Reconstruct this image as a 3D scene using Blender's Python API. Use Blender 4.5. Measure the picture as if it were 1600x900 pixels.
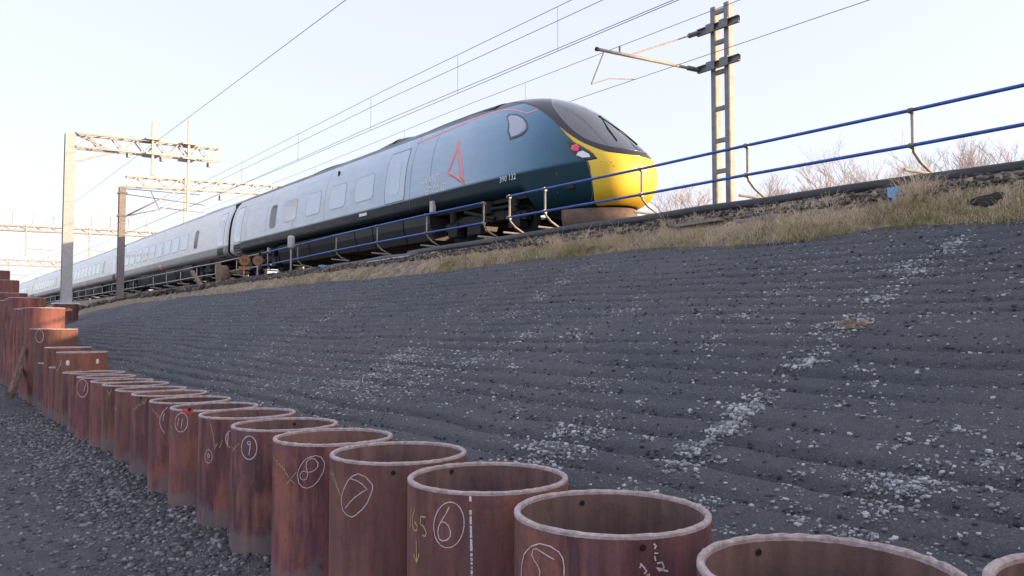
import bpy, math, random
import numpy as np
from mathutils import Vector, Matrix
from mathutils.geometry import delaunay_2d_cdt

random.seed(7); rng = np.random.default_rng(7)
scene = bpy.context.scene
for o in list(bpy.data.objects): bpy.data.objects.remove(o)
COL = scene.collection
PI = math.pi

# ------------------------------------------------------------------ camera
F = 1220.0; HZ = 508.0; VPX = -140.0; EYE = 1.65          # focal length and horizon in a 1600 px wide frame
pitch = math.atan((HZ - 450) / F)
yaw = math.atan((800 - VPX) / math.hypot(F, HZ - 450))
fw = np.array([math.sin(yaw) * math.cos(pitch), math.cos(yaw) * math.cos(pitch), math.sin(pitch)])
rt = np.array([math.cos(yaw), -math.sin(yaw), 0.0]); up = np.cross(rt, fw)
CAM = np.array([0, 0, EYE])
cd = bpy.data.cameras.new('camera'); cam = bpy.data.objects.new('camera', cd); COL.objects.link(cam)
cd.sensor_width = 36; cd.lens = 36 * F / 1600; cd.clip_start = 0.05; cd.clip_end = 6000
cam.matrix_world = Matrix(((rt[0], up[0], -fw[0], 0), (rt[1], up[1], -fw[1], 0), (rt[2], up[2], -fw[2], EYE), (0, 0, 0, 1)))
scene.camera = cam

# ------------------------------------------------------------------ light
SUN_EL = math.radians(11.5)
SUN_D = np.array([0.70, -0.71]); SUN_D /= np.linalg.norm(SUN_D)      # horizontal direction towards the sun
w = bpy.data.worlds.new('World'); scene.world = w; w.use_nodes = True
nt = w.node_tree; nt.nodes.clear()
sky = nt.nodes.new('ShaderNodeTexSky'); sky.sky_type = 'NISHITA'; sky.sun_disc = False
sky.sun_elevation = SUN_EL; sky.sun_rotation = math.atan2(SUN_D[0], SUN_D[1])
sky.air_density = 1.0; sky.dust_density = 2.0; sky.ozone_density = 1.0
bg = nt.nodes.new('ShaderNodeBackground'); bg.inputs[1].default_value = 0.15
wo = nt.nodes.new('ShaderNodeOutputWorld')
veil = nt.nodes.new('ShaderNodeMix'); veil.data_type = 'RGBA'; veil.inputs[0].default_value = 0.85      # thin even high cloud over the whole sky
veil.inputs[7].default_value = (1.05, 1.04, 1.20, 1)
nt.links.new(sky.outputs[0], veil.inputs[6]); nt.links.new(veil.outputs[2], bg.inputs[0]); nt.links.new(bg.outputs[0], wo.inputs[0])
sd = bpy.data.lights.new('sun', 'SUN'); sd.energy = 1.5; sd.angle = math.radians(0.6); sd.color = (1.0, 0.68, 0.40)
sun = bpy.data.objects.new('sun', sd); COL.objects.link(sun)
sv = Vector((SUN_D[0] * math.cos(SUN_EL), SUN_D[1] * math.cos(SUN_EL), math.sin(SUN_EL)))
sun.rotation_euler = sv.to_track_quat('Z', 'Y').to_euler(); sun.location = (30, -40, 30)
scene.view_settings.view_transform = 'Standard'; scene.view_settings.look = 'None'
scene.view_settings.gamma = 1.0; scene.view_settings.use_curve_mapping = False
scene.view_settings.exposure = 2.42
scene.render.engine = 'CYCLES'

# ------------------------------------------------------------------ camera geometry helpers (measuring only)
def ray(x, y): return fw + rt * (x - 800) / F - up * (y - 450) / F
def project(P):
    v = np.asarray(P) - CAM; d = v @ fw
    return 800 + F * (v @ rt) / d, 450 - F * (v @ up) / d, d
def atX(x, y, X): r = ray(x, y); return CAM + r * (X / r[0])
def atY(x, y, Y): r = ray(x, y); return CAM + r * (Y / r[1])
SL0, SLZ, SLK = 2.45, 0.35, 0.377          # embankment face: z = SLZ + SLK (X - SL0)
def at_slope(x, y):
    r = ray(x, y); t = (SLZ - SLK * SL0 - EYE) / (r[2] - SLK * r[0]); return CAM + r * t

# ------------------------------------------------------------------ materials
def mat(name, build):
    m = bpy.data.materials.new(name); m.use_nodes = True
    n = m.node_tree; n.nodes.clear()
    out = n.nodes.new('ShaderNodeOutputMaterial'); b = n.nodes.new('ShaderNodeBsdfPrincipled')
    n.links.new(b.outputs[0], out.inputs[0])
    build(N(n), b); return m
class N:
    def __init__(s, t): s.t = t
    def n(s, kind, **kw):
        k = s.t.nodes.new('ShaderNode' + kind)
        for a, v in kw.items(): setattr(k, a, v)
        return k
    def l(s, a, b): s.t.links.new(a, b)
    def coord(s, kind='Object', scale=(1, 1, 1), rnd=False):
        c = s.n('TexCoord'); mp = s.n('Mapping'); mp.inputs['Scale'].default_value = scale
        s.l(c.outputs[kind], mp.inputs[0])
        if rnd:
            oi = s.n('ObjectInfo'); mu = s.n('VectorMath', operation='MULTIPLY_ADD')
            cx = s.n('CombineXYZ')
            for i in range(3): s.l(oi.outputs['Random'], cx.inputs[i])
            s.l(cx.outputs[0], mu.inputs[0]); mu.inputs[1].default_value = (37, 53, 71); s.l(mp.outputs[0], mu.inputs[2])
            return mu.outputs[0]
        return mp.outputs[0]
    def noise(s, vec, scale, detail=4, rough=.6):
        k = s.n('TexNoise'); k.inputs['Scale'].default_value = scale; k.inputs['Detail'].default_value = detail
        k.inputs['Roughness'].default_value = rough; s.l(vec, k.inputs['Vector']); return k.outputs['Fac']
    def ramp(s, fac, stops):
        k = s.n('ValToRGB'); e = k.color_ramp.elements
        while len(e) > 1: e.remove(e[-1])
        e[0].position = stops[0][0]; e[0].color = c4(stops[0][1])
        for p, c in stops[1:]: q = e.new(p); q.color = c4(c)
        s.l(fac, k.inputs[0]); return k.outputs[0]
    def mix(s, fac, a, b):
        k = s.n('Mix', data_type='RGBA')
        for v, i in ((fac, 0), (a, 6), (b, 7)):
            if hasattr(v, 'is_linked'): s.l(v, k.inputs[i])
            else: k.inputs[i].default_value = v if i == 0 else c4(v)
        return k.outputs[2]
    def math(s, op, a, b=0.0, clamp=False):
        k = s.n('Math', operation=op); k.use_clamp = clamp
        for i, v in enumerate((a, b)):
            if hasattr(v, 'is_linked'): s.l(v, k.inputs[i])
            else: k.inputs[i].default_value = v
        return k.outputs[0]
    def bump(s, h, b, strength=.4, dist=.01):
        k = s.n('Bump'); k.inputs['Strength'].default_value = strength; k.inputs['Distance'].default_value = dist
        s.l(h, k.inputs['Height']); s.l(k.outputs[0], b.inputs['Normal'])
def c4(c): return (c, c, c, 1) if isinstance(c, (int, float)) else (*c[:3], 1)

def plain(name, col, rough=.5, metal=0.0, var=.25, scale=8, bump=0.0, coat=0.0):
    def f(g, b):
        v = g.coord(); n = g.noise(v, scale)
        lo = tuple(c * (1 - var) for c in col); hi = tuple(min(1, c * (1 + var)) for c in col)
        g.l(g.ramp(n, [(.3, lo), (.7, hi)]), b.inputs['Base Color'])
        b.inputs['Roughness'].default_value = rough; b.inputs['Metallic'].default_value = metal
        b.inputs['Coat Weight'].default_value = coat; b.inputs['Coat Roughness'].default_value = .08
        if bump: g.bump(g.noise(v, scale * 6), b, bump, .01)
    return mat(name, f)

def rust(name, base, orange, dirt=True, amount=.75):
    def f(g, b):
        v = g.coord(rnd=True); vs = g.coord(scale=(5, 5, .7), rnd=True)
        big = g.noise(v, 2.2, 4, .55); st = g.noise(vs, 2.4, 5, .65); fine = g.noise(v, 55, 3, .7)
        pat = g.noise(g.coord(scale=(4.5, 4.5, .9), rnd=True), 1.6, 6, .7)
        c1 = g.mix(g.ramp(st, [(.38, 0), (.62, 1)]), tuple(x * .55 for x in base), tuple(x * 1.2 for x in base))
        c1 = g.mix(g.math('MULTIPLY', g.ramp(pat, [(.52, 0), (.60, 1)]), .6), c1, (base[0] * .62, base[1] * .95, base[2] * 1.15))
        k = g.math('ADD', g.math('MULTIPLY', big, .65), g.math('MULTIPLY', st, .35))
        c2 = g.mix(g.math('MULTIPLY', g.ramp(k, [(.50, 0), (.60, 1)]), amount), c1, orange)
        c3 = g.mix(g.math('MULTIPLY', g.ramp(fine, [(.52, 0), (.75, 1)]), .35), c2, tuple(x * .35 for x in base))
        oi = g.n('ObjectInfo'); hv = g.n('HueSaturation')
        g.l(g.math('ADD', g.math('MULTIPLY', oi.outputs['Random'], .5), .78), hv.inputs['Value'])
        g.l(g.math('ADD', g.math('MULTIPLY', oi.outputs['Random'], .2), .85), hv.inputs['Saturation'])
        g.l(g.mix(g.math('MULTIPLY', g.ramp(g.math('FRACT', g.math('MULTIPLY', oi.outputs['Random'], 7.3)), [(.35, 0), (.8, 1)]), .55), c3, g.mix(st, (base[0] * .75, base[1] * .85, base[2] * .75), (base[0] * 1.3, base[1] * 1.5, base[2] * 1.05))), hv.inputs['Color']); col = hv.outputs[0]
        sc = g.noise(v, 9, 6, .75)      # scale flaking and dull grey bloom
        col = g.mix(g.math('MULTIPLY', g.ramp(sc, [(.55, 0), (.66, 1)]), .45), col, (.080, .042, .048))
        col = g.mix(g.math('MULTIPLY', g.ramp(g.noise(v, 3.1, 6, .7), [(.55, 0), (.8, 1)]), .25), col, (.19, .145, .13))
        if dirt:      # splashed clay and cement round the foot of the pile
            tc = g.n('TexCoord'); sp = g.n('SeparateXYZ'); g.l(tc.outputs['Object'], sp.inputs[0])
            hh = g.math('ADD', sp.outputs[2], g.math('MULTIPLY', g.math('SUBTRACT', g.noise(v, 3.2, 8, .72), .5), .8))
            hh = g.math('ADD', hh, g.math('MULTIPLY', g.math('SUBTRACT', oi.outputs['Random'], .5), .16))
            k2 = g.ramp(hh, [(.15, 1), (.23, 0)])
            gr = g.mix(fine, (.13, .12, .13), (.24, .225, .23))
            col = g.mix(g.math('MULTIPLY', k2, .55), col, gr)
        g.l(col, b.inputs['Base Color'])
        b.inputs['Roughness'].default_value = .82; b.inputs['Specular IOR Level'].default_value = .3
        g.bump(g.math('ADD', fine, g.math('MULTIPLY', big, 2)), b, .35, .006)
    return mat(name, f)

def islands(name, cols, rough=.9, speck=0.0, thin=0.0):
    """each loose piece of a joined mesh gets its own tone"""
    def f(g, b):
        ge = g.n('NewGeometry')
        st = [((i + .5) / len(cols), c) for i, c in enumerate(cols)]
        c = g.ramp(ge.outputs['Random Per Island'], st)
        if speck:
            c = g.mix(g.math('MULTIPLY', g.noise(g.coord(), 90, 3), speck), c, (.03, .03, .035))
        g.l(c, b.inputs['Base Color']); b.inputs['Roughness'].default_value = rough
        if thin:      # light passes through thin blades
            t = g.n('BsdfTranslucent'); g.l(c, t.inputs[0]); mx = g.n('MixShader'); mx.inputs[0].default_value = thin
            g.l(b.outputs[0], mx.inputs[1]); g.l(t.outputs[0], mx.inputs[2]); out = [n for n in g.t.nodes if n.type == 'OUTPUT_MATERIAL'][0]; g.l(mx.outputs[0], out.inputs[0])
    return mat(name, f)

def m_slope(g, b):
    v = g.coord()
    a = g.noise(v, .55, 4, .6); m = g.noise(v, 9, 6, .72); s = g.noise(v, 75, 4, .75); s2 = g.noise(v, 210, 2, .7)
    c = g.mix(g.ramp(a, [(.35, 0), (.65, 1)]), (.136, .143, .168), (.186, .187, .207))
    c = g.mix(g.math('MULTIPLY', g.ramp(g.noise(v, .33, 3, .5), [(.45, 0), (.65, 1)]), .6), c, (.178, .165, .180))
    c = g.mix(g.math('MULTIPLY', g.ramp(m, [(.42, 0), (.72, 1)]), .5), c, (.092, .097, .120))
    c = g.mix(g.math('MULTIPLY', g.ramp(s, [(.55, 0), (.68, 1)]), .65), c, (.42, .42, .45))
    c = g.mix(g.math('MULTIPLY', g.ramp(s2, [(.35, 1), (.5, 0)]), .6), c, (.030, .031, .040))
    g.l(c, b.inputs['Base Color']); b.inputs['Roughness'].default_value = .95
    b.inputs['Specular IOR Level'].default_value = .2
    g.bump(g.math('ADD', g.math('MULTIPLY', m, 1.5), g.math('ADD', s, g.math('MULTIPLY', s2, .6))), b, .9, .03)
def m_ground(g, b):
    v = g.coord()
    a = g.noise(v, .8, 4, .6); m = g.noise(v, 6, 6, .72); s = g.noise(v, 60, 4, .75)
    c = g.mix(g.ramp(a, [(.35, 0), (.65, 1)]), (.125, .122, .142), (.175, .165, .182))
    c = g.mix(g.math('MULTIPLY', g.ramp(m, [(.42, 0), (.7, 1)]), .5), c, (.05, .048, .056))
    c = g.mix(g.math('MULTIPLY', g.ramp(s, [(.56, 0), (.68, 1)]), .6), c, (.2, .19, .195))
    g.l(c, b.inputs['Base Color']); b.inputs['Roughness'].default_value = .95
    b.inputs['Specular IOR Level'].default_value = .2
    g.bump(g.math('ADD', g.math('MULTIPLY', m, 2), s), b, .9, .03)
def m_ballast(g, b):
    v = g.coord()
    s = g.noise(v, 30, 4, .75); a = g.noise(v, 1.2, 3)
    c = g.mix(g.ramp(s, [(.35, 0), (.65, 1)]), (.05, .045, .047), (.19, .175, .17))
    c = g.mix(g.math('MULTIPLY', g.ramp(a, [(.45, 0), (.7, 1)]), .6), c, (.12, .075, .062))
    g.l(c, b.inputs['Base Color']); b.inputs['Roughness'].default_value = .95; g.bump(s, b, 1, .05)
def m_field(g, b):
    v = g.coord(); s = g.noise(v, .6, 5)
    g.l(g.ramp(s, [(.35, (.10, .085, .05)), (.65, (.19, .155, .09))]), b.inputs['Base Color']); b.inputs['Roughness'].default_value = 1
def m_bank(g, b):
    v = g.coord(); s = g.noise(v, 7, 5, .7)
    g.l(g.ramp(s, [(.3, (.09, .07, .055)), (.5, (.26, .20, .14)), (.7, (.50, .41, .29))]), b.inputs['Base Color'])
    b.inputs['Roughness'].default_value = 1; g.bump(s, b, 1, .06)
def m_chalk(col):
    def f(g, b):
        v = g.coord(); k = g.noise(v, 160, 4, .85)
        t = g.n('BsdfTransparent'); mx = g.n('MixShader')
        g.l(g.ramp(k, [(.30, 0), (.50, 1)]), mx.inputs[0]); g.l(t.outputs[0], mx.inputs[1]); g.l(b.outputs[0], mx.inputs[2])
        out = [n for n in g.t.nodes if n.type == 'OUTPUT_MATERIAL'][0]; g.l(mx.outputs[0], out.inputs[0])
        b.inputs['Base Color'].default_value = c4(col); b.inputs['Roughness'].default_value = 1
    return f
def m_livery(stops, band_lo, roofc):
    """paint of a coach: colour fades along its length (livery, partly sky reflection put into the paint), darker skirt band, grey roof"""
    def f(g, b):
        tc = g.n('TexCoord'); sp = g.n('SeparateXYZ'); g.l(tc.outputs['Object'], sp.inputs[0])
        t = g.math('DIVIDE', sp.outputs[1], 25.0, True)
        side = g.ramp(t, stops)
        low = g.ramp(t, band_lo)
        k = g.math('MULTIPLY', g.math('SUBTRACT', sp.outputs[2], 1.47), 14.0, True)
        c = g.mix(k, low, side)
        rf = g.math('MULTIPLY', g.math('SUBTRACT', sp.outputs[2], 3.38), 20.0, True)
        c = g.mix(rf, c, roofc)
        dn = g.noise(g.coord(scale=(1, .4, 2)), 3, 5, .65)
        c = g.mix(g.math('MULTIPLY', g.math('MULTIPLY', g.ramp(dn, [(.4, 0), (.75, 1)]), .13), g.math('ADD', g.math('MULTIPLY', k, .8), .2)), c, (.12, .11, .11))
        g.l(c, b.inputs['Base Color']); b.inputs['Roughness'].default_value = .3
        g.l(g.ramp(dn, [(.3, .28), (.7, .48)]), b.inputs['Roughness'])
        g.l(g.math('ADD', g.math('MULTIPLY', k, .28), .10), b.inputs['Specular IOR Level'])
    return mat_('car paint', f)
def mat_(n, f): return mat(n, f)

M = {}
M['slope'] = mat('dark crushed stone', m_slope); M['ground'] = mat('grey site earth', m_ground)
M['ballast'] = mat('brown ballast', m_ballast); M['field'] = mat('winter field', m_field); M['bank'] = mat('turf soil', m_bank)
M['rust'] = rust('rusted pile steel', (.200, .078, .086), (.33, .122, .078))
M['rust_hi'] = rust('orange rusted steel', (.215, .084, .074), (.34, .122, .066), True, .6)
M['bore'] = rust('dark rusted bore', (.190, .098, .104), (.26, .125, .10), False, .5)
M['rim'] = plain('flame cut steel edge', (.45, .365, .365), .6, .25, .35, 30, .6)
M['soil'] = plain('soil plug', (.05, .045, .045), 1, 0, .4, 20, .8)
M['chalkw'] = mat('white chalk', m_chalk((.74, .64, .65))); M['chalky'] = mat('yellow chalk', m_chalk((.55, .45, .19)))
M['paintw'] = mat('white paint stroke', m_chalk((.8, .77, .76)))
M['redpaint'] = mat('red spray paint', m_chalk((.75, .08, .07)))
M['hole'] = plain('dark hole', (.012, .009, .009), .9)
M['spot'] = plain('pale white spot', (.75, .72, .68), .6)
M['stone'] = islands('pale crushed stone', [(.14, .14, .155), (.22, .22, .24), (.32, .32, .345), (.45, .45, .475), (.60, .595, .62)], .9, .3)
M['shade_grit'] = islands('dark stone pieces toned as groove shade', [(.036, .037, .047), (.05, .052, .064), (.07, .072, .086), (.10, .10, .115)], .95)
M['clod'] = islands('earth clods', [(.08, .076, .09), (.11, .104, .12), (.15, .142, .158), (.21, .2, .215), (.32, .305, .32)], 1)
M['bstone'] = islands('ballast stones', [(.05, .04, .037), (.075, .058, .053), (.11, .09, .083), (.14, .125, .12), (.2, .185, .18)], .95)
M['straw'] = islands('dry winter grass', [(.60, .47, .33), (.74, .62, .46), (.82, .70, .53), (.88, .79, .63), (.66, .52, .37)], .85, 0, .4)
M['green'] = islands('dull green grass', [(.22, .21, .08), (.30, .28, .12), (.40, .36, .17), (.55, .47, .26)], .85, 0, .4)
M['pipe'] = plain('black plastic pipe', (.022, .023, .03), .45, 0, .3, 5)
M['gpipe'] = plain('grey cable duct', (.10, .10, .115), .6, 0, .3, 5)
M['blue'] = plain('blue painted tube', (.04, .115, .42), .4, .2, .35, 14)
M['galv'] = plain('galvanised steel', (.42, .41, .41), .5, .55, .18, 9, .1)
M['postg'] = plain('weathered galvanised post', (.36, .32, .29), .6, .3, .25, 12)
M['mast'] = plain('weathered steel mast', (.40, .385, .38), .6, .35, .2, 5)
M['mastw'] = plain('pale painted mast', (.47, .455, .46), .6, .1, .15, 5)
M['mastg'] = plain('dark grey mast steel', (.22, .22, .235), .6, .3, .2, 5)
M['concrete'] = plain('concrete', (.27, .24, .235), .9, 0, .2, 6, .4)
M['white'] = plain('white painted steel', (.72, .72, .75), .5, 0, .08, 3)
M['insul'] = plain('grey insulator', (.16, .16, .17), .35)
M['wire'] = plain('overhead wire', (.10, .10, .11), .5, .4)
M['wood'] = plain('weathered timber', (.24, .17, .12), .9, 0, .35, 9, .5)
M['twig'] = plain('bare twigs', (.42, .345, .33), 1, 0, .3, 3)
M['twigo'] = plain('orange brown twigs', (.50, .32, .25), 1, 0, .3, 3)
M['rail'] = plain('rail steel', (.16, .10, .075), .5, .6, .3, 10)
M['sign'] = plain('rusty yellow sign', (.42, .22, .10), .75, 0, .3, 14)
M['signdark'] = plain('sign lettering', (.05, .035, .03), .8)
M['bluepl'] = plain('blue plastic', (.13, .37, .62), .45, 0, .2, 5)
M['brownsack'] = plain('brown sacking', (.26, .19, .15), .95, 0, .3, 9, .5)
M['orange'] = plain('orange red plastic barrier', (.50, .10, .06), .5, 0, .2, 5)
M['rock'] = plain('pale rubble', (.24, .225, .21), .95, 0, .4, 7, .8)
M['boxw'] = plain('pale box', (.55, .52, .5), .6, 0, .15, 5)
# train
TEAL = (.012, .062, .088)
M['car1'] = m_livery([(0, TEAL), (.045, (.024, .092, .150)), (.08, (.065, .18, .29)), (.14, (.24, .39, .55)), (.21, (.42, .55, .71)), (.42, (.58, .67, .78)), (.70, (.72, .76, .83)), (.86, (.77, .79, .835)), (.89, (.74, .74, .76)), (1, (.76, .76, .78))],  # side fade mixes livery with sky reflection put into the colour
                     [(0, (.010, .045, .065)), (.12, (.010, .035, .05)), (.25, (.010, .016, .022)), (.885, (.012, .016, .02)), (.90, (.60, .60, .63)), (1, (.62, .62, .65))], (.10, .11, .13))
M['car2'] = m_livery([(0, (.88, .88, .89)), (1, (.90, .90, .90))], [(0, (.30, .29, .30)), (1, (.36, .35, .36))], (.42, .42, .44))
M['yellow'] = plain('warning yellow paint', (.84, .57, .045), .5, 0, .04, 2, 0, .0)
M['black'] = plain('gloss black mask', (.012, .011, .016), .22, 0, .2, 3, 0, .3)
M['glass'] = plain('windscreen glass', (.025, .028, .036), .05, 0, .2, 2, 0, .6)
M['glass'].node_tree.nodes['Principled BSDF'].inputs['IOR'].default_value = 2.3
M['cabpane'] = plain('cab side glass', (.46, .48, .58), .12, .2, .05, 2)
M['pane'] = plain('coach window glass', (.54, .60, .68), .10, .2, .05, 2)
M['dpane'] = plain('dark window', (.03, .028, .035), .12)
M['seam'] = plain('door seam', (.12, .15, .19), .6)
M['hjoint'] = plain('yellow panel joint', (.34, .17, .01), .6)
M['wframe'] = plain('window frame', (.40, .45, .52), .4)
M['doorp'] = plain('door leaf paint', (.52, .62, .74), .3, 0, .05, 2, 0, .3)
M['doorw'] = plain('white door leaf', (.80, .80, .82), .3, 0, .05, 2, 0, .3)
M['coral'] = plain('coral livery line', (.84, .36, .38), .45, 0, .05, 3)
M['lampred'] = plain('red tail lamp', (.85, .06, .10), .2, 0, .1, 5, 0, .5)
M['lampw'] = plain('lamp reflector', (.75, .72, .76), .15, .5, .1, 9)
M['under'] = plain('underframe black', (.010, .0095, .011), .75, 0, .4, 4)
M['unders'] = plain('underframe panel', (.015, .015, .018), .6, 0, .4, 3)
M['plough'] = plain('dirty plough', (.15, .105, .085), .8, 0, .3, 6)
M['text'] = plain('white lettering', (.88, .91, .93), .5)
M['roofd'] = plain('dark roof fairing', (.05, .06, .085), .5)

# ------------------------------------------------------------------ mesh helpers
def link(name, me, m, parent=None, smooth=False):
    o = bpy.data.objects.new(name, me); COL.objects.link(o)
    if m: me.materials.append(M[m] if isinstance(m, str) else m)
    if smooth: me.shade_smooth()
    if parent: o.parent = parent
    return o
def tag(o, label=None, cat=None, group=None, kind=None):
    if label: o['label'] = label
    if cat: o['category'] = cat
    if group: o['group'] = group
    if kind: o['kind'] = kind
    return o
def empty(name, loc, label, cat, group=None):
    o = bpy.data.objects.new(name, None); COL.objects.link(o); o.location = loc; o.empty_display_size = .2
    return tag(o, label, cat, group)
class MB:
    """collects geometry in the coordinates of its parent"""
    def __init__(s): s.v = []; s.f = []
    def add(s, v, f):
        k = len(s.v); s.v += [tuple(p) for p in v]; s.f += [tuple(i + k for i in q) for q in f]; return s
    def box(s, c, d, R=None):
        v = [Vector((x * d[0] / 2, y * d[1] / 2, z * d[2] / 2)) for x in (-1, 1) for y in (-1, 1) for z in (-1, 1)]
        if R: v = [R @ p for p in v]
        v = [p + Vector(c) for p in v]
        return s.add(v, [(0, 1, 3, 2), (4, 6, 7, 5), (0, 4, 5, 1), (2, 3, 7, 6), (0, 2, 6, 4), (1, 5, 7, 3)])
    def bar(s, a, b, wd, ht, upv=(0, 0, 1)):
        a, b = Vector(a), Vector(b); d = b - a; L = d.length; y = d.normalized()
        u = Vector(upv)
        if abs(u.dot(y)) > .95: u = Vector((1, 0, 0))
        x = y.cross(u).normalized(); z = x.cross(y)
        return s.box((a + b) / 2, (wd, L, ht), Matrix((x, y, z)).transposed())
    def tube(s, pts, r, n=8, cap=True):
        pts = [Vector(p) for p in pts]; rs = r if isinstance(r, (list, tuple)) else [r] * len(pts)
        k = len(s.v); prev = None
        for i, p in enumerate(pts):
            t = (pts[min(i + 1, len(pts) - 1)] - pts[max(i - 1, 0)]).normalized()
            if prev is None:
                u = Vector((0, 0, 1)) if abs(t.z) < .9 else Vector((1, 0, 0)); x = t.cross(u).normalized()
            else: x = (prev - t * prev.dot(t)).normalized()
            prev = x; y = t.cross(x)
            for j in range(n):
                a = 2 * PI * j / n; s.v.append(tuple(p + (x * math.cos(a) + y * math.sin(a)) * rs[i]))
        for i in range(len(pts) - 1):
            for j in range(n):
                a = k + i * n + j; b = k + i * n + (j + 1) % n; s.f.append((a, b, b + n, a + n))
        if cap:
            s.f.append(tuple(k + j for j in range(n))[::-1]); q = k + (len(pts) - 1) * n; s.f.append(tuple(q + j for j in range(n)))
        return s
    def cyl(s, a, b, r, n=12): return s.tube([a, b], r, n)
    def build(s, name, m, parent=None, smooth=False):
        s.v = [tuple(float(c) for c in p) for p in s.v]; s.f = [tuple(int(i) for i in q) for q in s.f]
        me = bpy.data.meshes.new(name); me.from_pydata(s.v, [], s.f); me.update()
        return link(name, me, m, parent, smooth)
def rel(o, P): return tuple(np.asarray(P, float) - np.array(o.location))
def big_mesh(name, V, Fc, m, parent=None, smooth=False):
    """numpy arrays -> mesh; Fc is (n,3) or (n,4)"""
    me = bpy.data.meshes.new(name); k = Fc.shape[1]
    me.vertices.add(len(V)); me.vertices.foreach_set('co', np.ascontiguousarray(V, np.float32).ravel())
    me.loops.add(Fc.size); me.loops.foreach_set('vertex_index', np.ascontiguousarray(Fc, np.int32).ravel())
    me.polygons.add(len(Fc)); me.polygons.foreach_set('loop_start', np.arange(0, Fc.size, k, dtype=np.int32))
    me.polygons.foreach_set('loop_total', np.full(len(Fc), k, np.int32))
    me.update(calc_edges=True); me.validate()
    return link(name, me, m, parent, smooth)
def grid_faces(a, b):
    i, j = np.meshgrid(np.arange(a - 1), np.arange(b - 1), indexing='ij'); q = (i * b + j).ravel()
    return np.stack([q, q + b, q + b + 1, q + 1], 1)
_tab = rng.random((256, 256))
def vnoise(x, y):
    x = np.asarray(x, float); y = np.asarray(y, float)
    xi = np.floor(x).astype(int); yi = np.floor(y).astype(int); fx = x - xi; fy = y - yi
    fx = fx * fx * (3 - 2 * fx); fy = fy * fy * (3 - 2 * fy)
    g = lambda a, b: _tab[a % 256, b % 256]
    return (g(xi, yi) * (1 - fx) + g(xi + 1, yi) * fx) * (1 - fy) + (g(xi, yi + 1) * (1 - fx) + g(xi + 1, yi + 1) * fx) * fy
def fbm(x, y, o=4):
    r = 0; a = .5
    for i in range(o): r = r + a * vnoise(x * 2 ** i + 17 * i, y * 2 ** i + 31 * i); a /= 2
    return r
def graded(a, b, d0, k):
    v = [a]
    while v[-1] < b: v.append(v[-1] + d0 + k * max(0, v[-1]))
    return np.array(v)

# ------------------------------------------------------------------ ground levels
CR = [at_slope(x, y) for x, y in ((1600, 340), (1400, 350), (1250, 372), (1120, 385), (1000, 388), (800, 410), (660, 427), (500, 443), (370, 456), (300, 463), (200, 476), (150, 485), (110, 495))]
CRY = np.array([-30, 0] + [p[1] for p in CR] + [90]); CRX = np.array([8.8, 8.75] + [p[0] for p in CR] + [7.0])
def crest(Y): return np.interp(Y, CRY, CRX)
def phase(X, Y): return X / .245 + 1.6 * fbm(Y * .16, X * .22, 3) + .55 * fbm(Y * .8, X * .5 + 9, 3) + .015 * Y
def slope_z(X, Y):
    X = np.asarray(X, float); Y = np.asarray(Y, float)
    base = SLZ + SLK * (X - SL0)
    # raked terraces roughly level along the bank
    ph = phase(X, Y)
    fr = ph - np.floor(ph)
    saw = np.exp(-((fr - .5 + .18 * (fbm(Y * 2.1, ph, 2) - .4)) / .13) ** 2)      # raked grooves
    amp = .085 * np.clip((fbm(Y * .5 + 5, np.floor(ph) * 3.7, 3) - .22) * 2.2, .10, 1)
    fade = np.clip((X - 2.4) / .5, 0, 1)
    und = .10 * (fbm(X * .35 + 4, Y * .25, 3) - .45)
    sm = .014 * (fbm(X * 5, Y * 5, 3) - .45)
    return base + fade * (-amp * saw + und) + sm
def low_z(X, Y):
    """site ground in front of the wall: gravel berm thrown up against the piles"""
    X = np.asarray(X, float); Y = np.asarray(Y, float)
    b = np.exp(-((X - 1.95) / .36) ** 2) * (.04 + .16 * np.clip(fbm(Y * .8, X * .4 + 3, 3) - .25, 0, 1))
    b = b + np.exp(-((X - 1.9) / .5) ** 2) * .10 * np.exp(-((Y - 9.8) / 1.6) ** 2)
    return b + .10 * (fbm(X * .7, Y * .7, 3) - .45) + .03 * (fbm(X * 4, Y * 4, 3) - .45) - .01

Ys = graded(-4, 72, .022, .0052); nx = 330
tt = np.linspace(0, 1, nx); XX = 2.05 + (crest(Ys)[:, None] + .12 - 2.05) * tt[None, :]; YY = np.repeat(Ys[:, None], nx, 1)
V = np.stack([XX, YY, slope_z(XX, YY)], -1).reshape(-1, 3)
emb = big_mesh('embankment', V, grid_faces(len(Ys), nx)[:, ::-1], 'slope', None, True); tag(emb, kind='structure')

gy = graded(-4, 45, .03, .008); gx = np.concatenate([np.linspace(-14, -1, 60, endpoint=False), np.linspace(-1, 2.3, 110)])
XX, YY = np.meshgrid(gx, gy); V = np.stack([XX, YY, low_z(XX, YY)], -1).reshape(-1, 3)
g0 = big_mesh('site_ground', V, grid_faces(len(gy), len(gx))[:, ::-1], 'ground', None, True); tag(g0, kind='structure')
m = MB(); m.add([(-2500, -2500, -.16), (2.0, -2500, -.16), (2.0, 4000, -.16), (-2500, 4000, -.16)], [(0, 1, 2, 3)])
tag(m.build('ground', 'ground'), kind='structure')

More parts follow.
